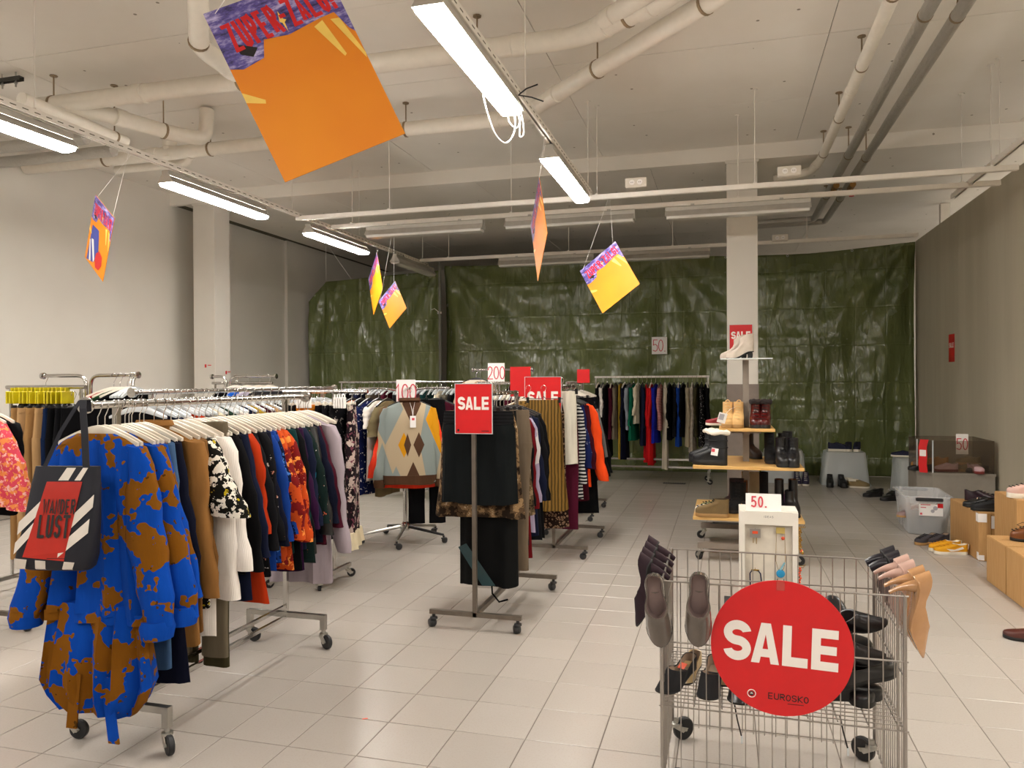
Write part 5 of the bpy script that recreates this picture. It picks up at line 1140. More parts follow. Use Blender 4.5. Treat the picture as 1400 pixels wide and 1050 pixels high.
# ---------------------------------------------------------------- shoe display
sd = thing('shoe_display', 'tiered oak shoe display on casters with a grey steel post', 'shoe display', (.19, 7.5, 0))
POST = plain('grey brown lacquered steel', '8a7f74', .45, .3, .06)
MB().box((0, 0, .95), (.055, .055, 1.68)).build('post', POST, sd, 0)
for y in (-.50, .46):
    MB().box((0, y, .135), (.86, .06, .05)).build('base_beam', POST, sd, 0)
    for s_ in (-1, 1): caster(sd, (s_*.40, y, .112), -1.2*s_ + y, .04)
MB().box((0, 0, .135), (.06, 1.0, .04)).build('base_beam', POST, sd, 0)
MB().box((0, 0, 1.80), (.46, .40, .010)).build('glass_shelf', plain('pale glass shelf', 'd3d8d4', .1, 0, .02), sd, 0)
for zt, wd, dp in ((1.165, .485, .62), (.84, .94, 1.0), (.385, .94, 1.02)):
    MB().box((0, 0, zt-.014), (wd, dp, .028), ch=.003).build('shelf', OAK, sd, 0)
    MB().box((0, 0, zt-.045), (wd*.55, .06, .034)).box((0, 0, zt-.045), (.06, dp*.6, .034)).build('shelf_bracket', POST, sd, 0)
for zz in (.365,): MB().tube([(-.30, -.44, .325), (.20, -.44, .325)], .009, 6).build('tray_lip', plain('dark strip', '3b3a38', .6), sd)
X0, Y0 = .19, 7.5
HB = shoe_mesh('ankle', TAUPES, SOLEB, DARKL, None, L=.26, w=.045, H=.165, heel=.06, point=.6, open_=.50, sole=.012, heel_r=(.026, .020))
BG = 'taupe ankle boots on the top shelf'
shoe('taupe suede heeled ankle boot, nearer of the pair on the top glass shelf', (X0+.07, Y0-.10, 1.805), 1.25, HB, 'boot', 'ankle_boot'); shoe('taupe suede heeled ankle boot, farther of the pair on the top glass shelf', (X0+.02, Y0+.06, 1.805), 1.35, HB, 'boot', 'ankle_boot')
sale_sign('red SALE sign taped to the white pillar behind the taupe ankle boots', (.195, 9.905, 2.125), 0, .27, .33)
TB = shoe_mesh('boot', TAN, SOLEG, TAN, LACEC, L=.27, w=.056, H=.205, open_=.46, sole=.03); OX = shoe_mesh('boot', OXB, SOLEB, DARKL, LACEB, L=.27, w=.056, H=.205, open_=.46, sole=.03)
yb = Y0-.29
for x, lb, pm_, rz in ((-.165, 'tan lace up boot with cream laces, left of the pair on the upper shelf', TB, PI), (-.062, 'tan lace up boot, right one of the pair beside the steel post', TB, PI-.1), (.085, 'oxblood boot with dark fur collar, nearer the steel post', OX, PI), (.18, 'oxblood boot with dark fur collar at the right end of the upper oak shelf', OX, PI-.15)):
    o = shoe(lb, (X0+x, yb+.27, 1.165), rz, pm_, 'boot', 'lace_up_boot')
    if pm_ is OX: MB().loft([[Vector((.048*q*math.cos(a)+.004*math.sin(7*a), .062+.07*q*math.sin(a), z_+.045+.004*math.cos(5*a))) for a in [2*PI*k/18 for k in range(18)]] for q, z_ in ((.98, .17), (1.22, .178), (1.25, .20), (.95, .215), (.6, .20))], False, True).build('fur_collar', plain('dark brown fur', '241a17', .95, 0, .2, .8, 80), o)
    else: MB().tube(arc((0, .012, .232), .018, 0, 180, 6), .005, 5).build('pull_loop', TAN, o)
tg = MB().box((-.02, .27, .14), (.065, .003, .08), rot=(.25, .1, 0)).box((0, .2, .18), (.002, .12, .002))
o = shoe('red shoe with white sole sticking out left behind the tan boots', (X0-.13, Y0+.12, 1.165), 1.35, shoe_mesh('sneaker', REDS, SOLEW, BEIGEL, None, L=.25, w=.045, H=.06, open_=.5, sole=.022), 'shoe', 'low_shoe')
shoe('burgundy boot with white trim behind the tan boots', (X0-.03, Y0+.22, 1.165), PI-.4, shoe_mesh('boot', BURGS := leather('burgundy boot leather', '4c1f24', .4), SOLEW, CREAML, None, L=.25, w=.046, H=.19, open_=.46, sole=.02), 'boot', 'ankle_boot')
tagm = thing('price_tag', 'white price tag leaning on the left tan boot', 'price tag', (X0-.215, yb-.01, 1.26), .2, rot=(.2, .25, .2)); MB().box((0, 0, 0), (.075, .002, .095)).build('card', WHITE, tagm, 0); MB().box((-.008, -.0018, .008), (.045, .0006, .055)).build('print', plain('grey print', 'a9a7ad', .6), tagm, 0); MB().tube([(.02, 0, .045), (.05, 0, .1), (.09, .02, .12)], .0015, 4).build('string', WHITE, tagm)
# middle shelf
SNOW = shoe_mesh('boot', plain('black padded nylon', '0e0f12', .5, 0, .1, .3, 60), SOLEB, CREAML, None, L=.31, w=.060, H=.235, open_=.52, sole=.045)
def fur(o, y, z, rx, ry, m): MB().loft([[Vector((rx*q*math.cos(a)+.006*math.sin(6*a+z*90), y+ry*q*math.sin(a)+.005*math.cos(5*a), zz+.006*math.sin(4*a))) for a in [2*PI*k/20 for k in range(20)]] for q, zz in ((.95, z-.012), (1.18, z-.002), (1.2, z+.016), (.9, z+.03), (.5, z+.018))], False, True).build('fur_collar', m, o)
for x, y, rz, lb in ((-.22, -.42, 1.42, 'big black snow boot with white pile collar and price tag, nearer on the middle shelf'), (-.26, -.20, 1.5, 'big black snow boot with white pile collar, farther one on the middle oak shelf')):
    o = shoe(lb, (X0+x+.05, Y0+y, .84), rz, SNOW, 'boot', 'snow_boot'); fur(o, .078, .285, .058, .088, CREAML)
    for zz in (.16, .22): MB().lathe([(.062, -.006), (.064, 0), (.062, .006)], 18, (0, 0, 0)).build('x', SOLEB, o) if False else MB().tube([(.054*math.cos(a), .082+.084*math.sin(a), zz) for a in [2*PI*k/18 for k in range(18)]], .006, 6, closed=True).build('strap', SOLEB, o)
    if 'nearer' in lb: MB().box((-.072, .10, .125), (.003, .06, .065), rot=(.15, .1, 0)).build('price_tag', WHITE, o, 0); MB().box((-.0745, .112, .138), (.001, .028, .028), rot=(.15, .1, 0)).build('tag_print', PRICE, o, 0)
BLB = shoe_mesh('boot', SBLK, SOLEB, DARKL, LACEB, L=.28, w=.055, H=.215, open_=.46, sole=.032); BLS = shoe_mesh('boot', SUEDE, SOLEB, DARKL, LACEB, L=.28, w=.055, H=.24, open_=.46, sole=.03)
for x, y, rz, pm_, lb in ((.28, -.23, PI+.1, BLB, 'shiny black lace up boot, left of the front pair on the middle oak shelf'), (.40, -.23, PI-.1, BLB, 'shiny black lace up boot at the right front corner of the middle oak shelf'), (.20, .02, PI+.1, BLS, 'black suede boot behind the shiny lace up boots, left one'), (.33, .05, PI, BLS, 'black suede boot behind the shiny lace up boots, right one'), (.40, .30, PI-.2, BLS, 'black suede boot at the back right corner of the middle oak shelf')):
    shoe(lb, (X0+x, Y0+y, .84), rz, pm_, 'boot', 'lace_up_boot')
shoe('dark brown boot right behind the steel post on the middle oak shelf', (X0+.0, Y0+.42, .84), PI+.5, shoe_mesh('boot', leather('dark brown boot leather', '2c1a12', .5), SOLEB, DARKL, None, L=.28, w=.05, H=.24, open_=.48, sole=.02), 'boot', 'ankle_boot')
# lowest shelf
KB = shoe_mesh('boot', KHAKIS, SOLEG, DARKL, LACEB, L=.29, w=.052, H=.13, open_=.44, sole=.032); WS = shoe_mesh('sneaker', WHITES, SOLEW, BEIGEL, WHITES, L=.28, w=.047, H=.062, open_=.46, sole=.03)
for x, y, rz, pm_, lb, nm in ((-.30, -.43, 1.55, KB, 'khaki hiking boot at the left front of the lowest oak shelf', 'hiking_boot'), (-.32, -.28, 1.5, WS, 'white sneaker behind the khaki hiking boot', 'sneaker'), (-.28, -.10, 1.35, shoe_mesh('sneaker', plain('green grey mesh', '6f7a52', .8, 0, .3), SOLEG, DARKL, LACEB, L=.28, w=.047, H=.065, open_=.46, sole=.028), 'green and grey sneaker behind the white one', 'sneaker'), (-.12, -.24, PI+.3, BLS, 'black suede boot with a dangling tag beside the khaki boot', 'lace_up_boot'), (-.02, -.27, PI-.5, BLS, 'second black suede boot in front on the lowest oak shelf', 'lace_up_boot'), (-.16, .0, 1.5, shoe_mesh('boot', leather('dark burgundy boot', '2e0f14', .5), SOLEB, DARKL, None, L=.27, w=.05, H=.27, open_=.5, sole=.025), 'tall dark burgundy boot behind the black suede ones', 'tall_boot'), (-.02, .12, PI, shoe_mesh('boot', BROWNL, SOLEG, BEIGEL, None, L=.27, w=.05, H=.26, open_=.48, sole=.02), 'tall brown boot left of the steel post on the lowest oak shelf', 'tall_boot'), (.36, -.40, PI+.05, shoe_mesh('boot', SBLK, SOLEB, DARKL, None, L=.27, w=.048, H=.20, open_=.46, sole=.026), 'black chelsea boot behind the 50 price card', 'chelsea_boot'), (.28, -.1, PI, shoe_mesh('boot', SBLK, SOLEB, BROWNL, None, L=.27, w=.05, H=.30, open_=.46, sole=.02), 'tall black boot with brown lining on the lowest oak shelf, left one', 'tall_boot'), (.40, -.08, PI, shoe_mesh('boot', SBLK, SOLEB, BROWNL, None, L=.27, w=.05, H=.30, open_=.46, sole=.02), 'tall black boot with brown lining on the lowest oak shelf, right one', 'tall_boot'), (.16, .15, PI, shoe_mesh('boot', SUEDE, SOLEB, DARKL, None, L=.27, w=.05, H=.33, open_=.46, sole=.02), 'very tall black boot right of the steel post on the lowest oak shelf', 'tall_boot'), (.36, .25, PI-.3, shoe_mesh('sneaker', plain('purple mesh', '53245a', .7), SOLEW, BEIGEL, WHITES, L=.27, w=.047, H=.12, open_=.5, sole=.03), 'purple sneaker behind the tall black boots', 'sneaker')):
    o = shoe(lb, (X0+x+(.14 if rz < 2 and x < -.1 else 0), Y0+y+(.27 if rz > 2 and y < -.2 else 0)-.05, .385), rz, pm_, 'sneaker' if nm == 'sneaker' else 'boot', nm)
    if 'dangling' in lb: MB().box((-.03, .30, .05), (.05, .003, .06), rot=(0, .4, 0)).build('price_tag', INK, o, 0); MB().box((-.0, .302, .08), (.06, .003, .02), rot=(0, -.5, 0)).build('tag_strip', leather('ochre tag', 'a88b52', .6), o, 0)
pbx = thing('shoe_box', 'pale shoe box standing upright inside the lowest tier of the shoe display', 'box', (X0+.07, Y0+.40, .385)); MB().box((0, 0, .15), (.20, .12, .30), ch=.004).build('body', plain('pale beige carton', 'b7a98f', .8), pbx, 0); MB().box((0, -.003, .29), (.206, .128, .03)).build('lid', plain('pale beige carton', 'b7a98f', .8), pbx, 0)

# ---------------------------------------------------------------- jewellery stand
jw = thing('jewellery_stand', 'white jewellery display tower with hanging necklaces and earrings', 'jewellery stand', (.275, 5.30, 0), .0)
WB = plain('white lacquered board', 'e3ddd2', .45, 0, .02)
W_, D_, H_ = .37, .24, .735
MB().box((0, D_/2, .02), (W_+.16, D_+.22, .04), ch=.006).build('foot_plate', plain('grey plastic tray', '8d8a86', .5), jw, 0)
b = MB()
for s_ in (-1, 1): b.box((s_*(W_/2-.0175), .012, .385), (.035, .024, .69))
b.box((0, .012, H_-.045), (W_-.07, .024, .09)).box((0, .012, .07), (W_-.07, .024, .06)); b.build('front_frame', WB, jw, 0)
MB().box((0, .04, .385), (W_-.06, .012, .60)).build('back_panel', plain('ivory panel', 'd9d0c1', .6), jw, 0)
MB().box((0, D_/2+.02, H_-.004), (W_, D_-.01, .012)).build('top_board', WB, jw, 0)
for s_ in (-1, 1): MB().box((s_*(W_/2-.006), D_/2+.02, .385), (.012, D_, .70)).build('side_board', WB, jw, 0)
MB().box((0, D_+.01, .385), (W_-.03, .012, .69)).build('rear_board', WB, jw, 0)
lettering('IDEAS', .014, .7, .0018, .004, jw, plain('grey ink', '6a6560', .6), (0, -.001, H_-.035))
GM = plain('gold metal', 'b5904a', .25, .9); BM = plain('blue stone', '2f8fc0', .2); OM = plain('coral bead', 'd9512f', .3); DM = plain('dark cord', '2c2d45', .6); SM = plain('filigree silver', 'a8a4a0', .3, .8)
def hook(x, z, o): return MB().tube([(x, .034, z), (x, .004, z), (x, .002, z+.012)], .002, 5)
def jewel(label, x, z, build, cat='necklace'):
    r = thing(cat.replace(' ', '_'), label, cat, (.275+x, 5.30+.018, z)); build(r); hook(0, .0, r).build('hook', GM, r); return r
def j1(r): MB().box((0, -.006, -.02), (.07, .003, .06)).build('plaque', SM, r, 0); MB().box((0, -.009, -.014), (.035, .002, .018)).build('stone', OM, r, 0); MB().tube([(-.012, -.006, -.05), (-.012, -.006, -.085)], .003, 5).tube([(.008, -.006, -.05), (.008, -.006, -.09)], .003, 5).build('drop', GM, r)
def j2(r):
    MB().tube([(-.026, -.003, -.01), (-.03, -.004, -.2), (-.015, -.005, -.26), (0, -.006, -.27), (.02, -.005, -.25), (.03, -.004, -.19), (.026, -.003, -.01)], .0018, 5).build('chain', GM, r); MB().box((0, -.005, .0), (.055, .003, .04)).build('card', plain('ochre card', 'b9a15a', .6), r, 0)
    MB().lathe([(.004, -.012), (.024, -.010), (.028, -.004), (.02, 0)], 14, (.0, -.0, -.285), 'y').build('pendant', BM, r); MB().lathe([(.002, -.014), (.012, -.008), (.002, -.002)], 10, (.015, 0, -.05), 'y').build('bead', OM, r); MB().tube([(.0, -.006, -.26), (.018, -.007, -.225), (.026, -.006, -.21)], .006, 5).build('charm', plain('pale blue charm', '7fb3c4', .3), r)
def j3(r): MB().tube([(-.03, -.004, -.15)] + [(-.034*math.cos(a), -.005, -.03+.03*math.sin(a)) for a in (.2, .8, 1.5, 2.2, 2.9)] + [(.045, -.004, -.12)], .0045, 6).build('cord', DM, r); MB().tube([(-.025, -.008, .0), (.025, -.008, .0)], .005, 6).build('clasp', GM, r)
def j4(r): MB().tube([(-.02, -.004, -.01), (-.02, -.005, -.14), (.02, -.005, -.14), (.02, -.004, -.01)], .003, 5).build('cord', DM, r); MB().lathe([(.002, -.012), (.012, -.007), (.002, -.002)], 10, (.0, 0, -.15), 'y').build('bead', OM, r)
jewel('silver filigree earrings card with a coral stone, upper left on the jewellery tower', -.085, .605, j1, 'earrings'); jewel('gold chain necklace with a blue pendant, upper right on the jewellery tower', .075, .61, j2); jewel('dark cord bracelet hanging lower left on the jewellery tower', -.085, .34, j3, 'bracelet'); jewel('dark cord necklace with a coral bead, lower right on the jewellery tower', .075, .30, j4)
for k, (y, z, cc, lb) in enumerate(((5.37, .62, GM, 'gold bead strands on the right side of the jewellery tower, nearest'), (5.43, .62, GM, 'gold bead strands on the right side of the jewellery tower, middle'), (5.49, .60, GM, 'gold bead strands on the right side of the jewellery tower, farthest'), (5.40, .36, OM, 'coral bead strand low on the right side of the jewellery tower'), (5.48, .33, BROWNL, 'brown bead strand low on the right side of the jewellery tower'))):
    r = thing('bead_strand', lb, 'necklace', (.275+W_/2+.018, y, z)); b = MB()
    for i in range(9): b.lathe([(.001, -.008), (.008, -.003), (.008, .003), (.001, .008)], 7, (.004*math.sin(i*2), .009*math.sin(i*1.3), -.012-i*.016))
    b.build('beads', cc, r); MB().tube([(-.018, 0, .005), (.03, 0, .005), (.032, 0, .015)], .0022, 5).build('hook', GM, r); MB().lathe([(.002, -.012), (.010, -.004), (.006, .008), (.002, .012)], 8, (.012, -.012, -.16)).build('bead_drop', OM if k % 2 else GM, r)
tc = thing('price_card', 'white folded price card reading 50 on top of the jewellery tower', 'price card', (.245, 5.36, H_+.002))
MB().box((0, -.022, .052), (.225, .003, .108), rot=(-.2, 0, 0)).box((0, .022, .052), (.225, .003, .108), rot=(.2, 0, 0)).build('folded_sheet', WHITE, tc, 0)
lettering('50.', .075, .46, .010, .008, tc, PRICE, (-.028, -.0262, .055), rot=(-.2, 0, 0))
for k, (r0, dz, mt, lb) in enumerate(((.115, .0, CHROME, 'largest chrome hoop standing on the tray before the jewellery tower'), (.10, .02, SBLK, 'black hoop between the chrome ones on the tray before the jewellery tower'), (.085, .04, CHROME, 'smallest chrome hoop on the tray before the jewellery tower'))):
    r = thing('display_hoop', lb, 'hoop', (.275+.0, 5.0-.04*k+.06, .215), .1*k); b = MB().tube([(r0*math.cos(a), .03*math.sin(a*2), r0*.9*math.sin(a)) for a in [PI*i/18 for i in range(19)]], .008, 8); b.build('hoop', mt, r); MB().box((-r0, 0, -.006), (.03, .05, .012)).box((r0, 0, -.006), (.03, .05, .012)).build('foot', DARKPLASTIC, r, 0)
tr = thing('display_tray', 'grey plastic ledge with black rim before the jewellery tower, seen through the wire bin', 'tray', (.265, 5.0, 0)); MB().box((0, 0, .195), (.54, .22, .02), ch=.004).build('top', plain('grey plastic tray', '8d8a86', .5), tr, 0); MB().box((0, 0, .205), (.55, .23, .006)).build('rim', DARKPLASTIC, tr, 0)
for s_ in (-1, 1): MB().box((s_*.24, 0, .0925), (.03, .18, .185)).build('leg', plain('grey plastic tray', '8d8a86', .5), tr, 0)

# ---------------------------------------------------------------- wire sales bin with shoes
CX0, CX1, CY0, CY1, CZ = -.235, .605, 2.94, 3.51, .845
ct = thing('wire_sales_bin', 'galvanised wire sales bin on casters holding pumps, nearest to the viewer', 'sales bin', ((CX0+CX1)/2, (CY0+CY1)/2, 0))
hx, hy = (CX1-CX0)/2, (CY1-CY0)/2
for sx in (-1, 1):
    for sy_ in (-1, 1):
        MB().tube([(sx*hx, sy_*hy, .045), (sx*hx, sy_*hy, CZ)], .0075, 10).build('post', WIRE, ct)
def grid(name, a, b, zs, n, z0):
    """one wire panel between plan points a and b: rails at zs, n upright wires"""
    m = MB(); A, B = Vector(a+(0,)), Vector(b+(0,)); d = (B-A).normalized()
    for z in zs: m.tube([A-d*.012+Vector((0, 0, z)), B+d*.012+Vector((0, 0, z))], .0034, 6)
    for i in range(n):
        p = A+(B-A)*((i+.5)/n); m.tube([(p.x, p.y, z0), (p.x, p.y, CZ)], .0022, 5)
    m.build(name, WIRE, ct, 60)
grid('front_panel', (-hx, -hy), (hx, -hy), (CZ, .615, .37, .06), 18, .045)
grid('back_panel', (hx, hy), (-hx, hy), (CZ, .72, .40, .06), 18, .045)
grid('side_panel', (-hx, hy), (-hx, -hy), (CZ, .70, .56, .37, .06), 15, .045); grid('side_panel', (hx, -hy), (hx, hy), (CZ, .70, .56, .37, .06), 15, .045)
m = MB()
for i in range(17): y = -hy+.01+i*(2*hy-.02)/16; m.tube([(-hx, y, .385), (hx, y, .385)], .0022, 5)
for i in range(9): x = -hx+.02+i*(2*hx-.04)/8; m.tube([(x, -hy, .381), (x, hy, .381)], .003, 5)
m.build('basket_floor', WIRE, ct, 60)
for s_ in (-1, 1): MB().box((s_*hx, 0, .45), (.004, .045, .80)).build('side_plate', ZINC, ct, 0) if s_ < 0 else None
for sx, sy_ in ((-1, 1), (1, 1), (-1, -1), (1, -1)): caster(ct, (sx*(hx-.02), sy_*(hy-.05), .10), .9*sx, .05)
dc = thing('round_sale_sign', 'big round red SALE sign hanging on the front of the wire bin', 'sign', (.192, CY0-.016, .632), .0)
MB().lathe([(.246, -.002), (.246, .002)], 72, axis='y').build('disc', RED, dc, 30)
lettering('SALE', .148, .66, .040, .006, dc, LETTERWHITE, (0, -.0035, .012), rot=(0, .035, 0))
lettering('EUROSKO', .024, .72, .0034, .003, dc, INK, (.025, -.0035, -.178), rot=(0, .03, 0)); MB().box((.05, -.0035, -.200), (.055, .0004, .002)).build('small_print', INK, dc, 0)
MB().tube([(.014*math.cos(2*PI*k/20), 0, .014*math.sin(2*PI*k/20)) for k in range(20)], .0016, 5, closed=True).build('emblem_ring', LETTERWHITE, dc, 60, (-.102, -.0035, -.174)); MB().lathe([(.008, -.0042), (.008, -.0032)], 14, axis='y').build('emblem', INK, dc, 0, (-.102, 0, -.174)); MB().box((-.102, -.0048, -.174), (.010, .0004, .002)).box((-.102, -.0048, -.170), (.006, .0004, .002)).build('emblem_bars', LETTERWHITE, dc, 0)
MB().box((.0, -.0032, .228), (.028, .0012, .035)).build('clear_tape', plain('matte tape', 'b8433c', .25), dc, 0)
GREYPI = plain('grey mauve insole', '7d6a66', .6)
def pump(key, mat, ins, **kw): return shoe_mesh('pump', mat, mat if mat in (NUDE, ROSE) else SOLEB, ins, None, **{**dict(L=.235, w=.040, H=.05, heel=.075, point=.6, open_=.66, sole=.008, heel_r=(.028, .006)), **kw})
PBLK = pump('b', PLUM, DARKL, L=.265, heel=.095, heel_r=(.028, .009)); PNUDE = pump('n', NUDE, BEIGEL, L=.275, heel=.10); PROSE = pump('r', ROSE, BEIGEL, L=.265, heel=.09); PPAT = pump('p', leather('black patterned pump', '17131c', .3), DARKL, heel_r=(.026, .014)); PGREY = pump('g', GREYP, GREYPI, L=.285, w=.047, heel=.05, point=.2, open_=.60); PSUE = pump('s', SUEDE, BEIGEL, point=.1, w=.043, heel=.05, open_=.64); PGOLD = pump('go', GOLDL, BEIGEL, heel=.02, point=.3, open_=.62); PNAVY = pump('na', leather('navy leather', '181c38', .4), BEIGEL, heel=.06, open_=.62); PBK2 = pump('b2', SBLK, DARKL, heel=.04, point=.2, w=.046, L=.26, open_=.60); LOAF = shoe_mesh('sneaker', SBLK, SOLEB, DARKL, None, L=.27, w=.047, H=.06, open_=.5, sole=.02)
def frame_rot(fwd, up):
    """Euler that sends local +y (heel to toe) to fwd and local +z to up"""
    f = Vector(fwd).normalized(); u = Vector(up); u = (u-f*u.dot(f)).normalized(); x = f.cross(u)
    return Matrix((x, f, u)).transposed().to_euler()
def hung(label, heel, fwd, up, parts): return shoe(label, heel, 0, parts, 'shoe', 'pump', rot=frame_rot(fwd, up))
for i, (y, pm_, lb) in enumerate(((2.985, PNUDE, 'nude patent pump hooked on the right side of the wire bin, nearest to the viewer'), (3.075, PNUDE, 'nude patent pump hooked right behind the nearest one on the wire bin'), (3.18, PROSE, 'pale rose pump on the right side of the wire bin, nearer of two'), (3.27, PROSE, 'pale rose pump on the right side of the wire bin, farther of two'), (3.37, PPAT, 'black pump at the right rear of the wire bin, nearer of two'), (3.46, PPAT, 'black pump at the right rear corner of the wire bin'))):
    hung(lb, (CX1-.052, y, CZ+.022), (.46, 0, -1), (1, 0, .46), pm_)
for i, (y, lb) in enumerate(((3.06, 'plum black suede pump hooked on the left side of the wire bin, nearest'), (3.16, 'plum black suede pump on the left side of the wire bin, second from the front'), (3.28, 'plum black suede pump on the left side of the wire bin, third from the front'), (3.40, 'plum black suede pump at the left rear of the wire bin'))):
    hung(lb, (CX0+.035, y, CZ+.002), (-.62, 0, -1), (-1, 0, .62), PBLK)
hung('grey brown patent pump hung toe down on the left front of the wire bin', (-.262, CY0-.026, CZ+.045), (.10, -.06, -1), (.05, -1, .1), PGREY); hung('grey brown patent pump hung toe down next to the round SALE sign', (-.092, CY0-.026, CZ+.06), (-.03, -.06, -1), (0, -1, .1), PGREY)
for h_, x in ((CZ, -.252), (CZ, -.092)): pass
BZ = .388
for x, y, rz, pm_, lb in ((-.12, 3.33, PI-.25, PGOLD, 'pale gold pump with bow inside the wire bin, left one'), (.0, 3.36, PI-.05, PGOLD, 'pale gold pump with bow inside the wire bin, right one'), (-.13, 3.20, PI-.55, PSUE, 'black suede pump in the front left corner inside the wire bin'), (-.04, 3.21, PI-.15, PSUE, 'black suede pump inside the wire bin, second from the left'), (.05, 3.40, PI+.1, PNAVY, 'navy pump inside the wire bin behind the round SALE sign edge'), (.09, 3.22, PI-.2, PBK2, 'black pump inside the wire bin, half hidden by the round SALE sign'), (.19, 3.20, PI+.1, PBK2, 'black pump inside the wire bin, fully behind the round SALE sign')):
    o = shoe(lb, (x, y, BZ), rz, pm_, 'shoe', 'pump')
    if pm_ is PSUE and 'corner' in lb: MB().box((0, .075, .068), (.03, .03, .002), rot=(-.5, 0, 0)).build('price_sticker', OM, o, 0)
for x, y, z, rot, pm_, lb in ((.30, 3.32, BZ+.10, frame_rot((1, -.1, .15), (0, -.3, 1)), LOAF, 'black loafer on top at the back of the pile in the wire bin'), (.40, 3.06, BZ+.07, frame_rot((.8, .5, .12), (0, -.2, 1)), LOAF, 'black loafer lying askew in the middle of the pile in the wire bin'), (.36, 3.22, BZ+.20, frame_rot((1, .1, .3), (0, -.2, 1)), PBK2, 'shiny black pump topping the pile in the wire bin'), (.30, 3.10, BZ+.005, frame_rot((1, .1, .05), (0, 0, 1)), LOAF, 'black loafer at the bottom of the pile in the wire bin, nearest'), (.28, 3.24, BZ+.005, frame_rot((1, -.1, 0), (0, 0, 1)), LOAF, 'black loafer at the bottom of the pile in the wire bin, farther back'), (.325, 3.11, BZ+.125, frame_rot((1, .05, .22), (0, -.3, 1)), PBK2, 'black leather pump lying across the pile in the wire bin, upper one'), (.31, 3.17, BZ+.09, frame_rot((1, .15, .1), (0, -.4, 1)), PBK2, 'black leather pump lying in the pile in the wire bin, lower one'), (.49, 3.40, BZ+.06, frame_rot((-.2, .6, .75), (0, -.9, .3)), LOAF, 'black loafer leaning sole back at the rear of the pile in the wire bin'), (.38, 3.40, BZ+.04, frame_rot((-.3, .6, .7), (0, -.9, .4)), PBK2, 'black shoe leaning behind the pile in the wire bin'), (.36, 3.28, BZ+.10, frame_rot((1, .2, -.1), (0, 0, 1)), PNUDE, 'nude pump tucked in the right rear of the wire bin'), (.52, 3.30, BZ+.006, frame_rot((-.15, -1, 0), (0, 0, 1)), LOAF, 'black loafer with a white tag at the front right inside the wire bin')):
    o = shoe(lb, (x, y, z), 0, pm_, 'shoe', 'shoe' if pm_ is LOAF else 'pump', rot=rot)
    if 'white tag' in lb: MB().box((.05, .13, .045), (.003, .02, .03)).build('tag', WHITE, o, 0)
    if 'upper one' in lb: MB().box((0, .02, .1), (.01, .01, .01)).build('x', SBLK, o, 0) if False else None
for x in (.03, .40):
    r = thing('security_cord', 'black security cord dangling below the wire bin floor, %s' % ('left of the round sign' if x < .1 else 'right of the round sign'), 'cord', (x, 3.0, .385)); MB().tube([(0, 0, -.006), (.01, -.01, -.06), (.025, -.012, -.12)], .003, 5).build('cord', INK, r); MB().box((.026, -.012, -.132), (.007, .007, .028)).build('tip', CLEARPLASTIC, r, 0)

# ---------------------------------------------------------------- right side: boxes, bins and shoes
def carton(label, x0, x1, y0, y1, z0, z1, seams=()):
    r = thing('cardboard_box', label, 'box', ((x0+x1)/2, (y0+y1)/2, z0)); a, b_, c_ = x1-x0, y1-y0, z1-z0
    MB().box((0, 0, c_/2), (a, b_, c_), ch=.004).build('body', CARTON, r, 0)
    f = MB().box((0, -b_*.25-.001, c_+.0015), (a-.004, b_*.5-.004, .003)).box((0, b_*.25+.001, c_+.0015), (a-.004, b_*.5-.004, .003)); f.build('top_flaps', CARTON, r, 0); return r, a, b_, c_
r, a, b_, c_ = carton('tall cardboard box with a white barcode label, topped by black shoes', 2.145, 2.62, 7.55, 8.42, 0, .42)
MB().box((-a/2+.20, -b_/2-.001, c_-.075), (.20, .002, .11)).build('barcode_label', WHITE, r, 0); q = MB()
for k in range(9): q.box((-a/2+.215+k*.011+.004*(k % 3), -b_/2-.0025, c_-.055), (.005 if k % 2 else .003, .001, .035))
q.box((-a/2+.16, -b_/2-.0025, c_-.115), (.06, .001, .006)).box((-a/2+.25, -b_/2-.0025, c_-.115), (.05, .001, .006)).build('barcode', INK, r, 0)
MB().box((-a/2-.001, -b_/2+.03, c_-.04), (.003, .07, .075)).box((-a/2+.03, -b_/2-.001, c_-.04), (.07, .003, .075)).build('white_tape', WHITE, r, 0)
MB().box((-a/2-.001, -b_/2+.02, .045), (.003, .05, .06)).box((-a/2+.02, -b_/2-.0015, .03), (.05, .002, .045)).build('torn_tape', WHITE, r, 0); MB().box((-a/2+.1, -b_/2-.0012, c_/2), (.012, .001, c_-.02)).build('fold_line', plain('dark cardboard edge', '8e6838', .9), r, 0)
r, a, b_, c_ = carton('tall cardboard box carrying the pale pink sneakers', 2.23, 2.75, 6.9, 7.42, 0, .635); 
r2, a2, b2, c2 = carton('low cardboard box with a brown ankle boot on it, nearest along the partition', 2.0, 2.45, 6.42, 6.69+.15, 0, .36)
r3, a3, b3, c3 = carton('low cardboard box nearest to the right edge of the view', 2.0, 2.50, 5.9, 6.40, 0, .36)
r4, a4, b4, c4 = carton('low cardboard box outside the right edge of the view', 2.02, 2.50, 5.3, 5.88, 0, .36)
MESHB = plain('black knit shoe', '151517', .85, 0, .2, .5, 250)
SNB = shoe_mesh('sneaker', MESHB, SOLEB, DARKL, LACEB, L=.29, w=.049, H=.068, open_=.46, sole=.026); SNBL = shoe_mesh('sneaker', SBLK, SOLEB, DARKL, None, L=.27, w=.047, H=.06, open_=.5, sole=.024)
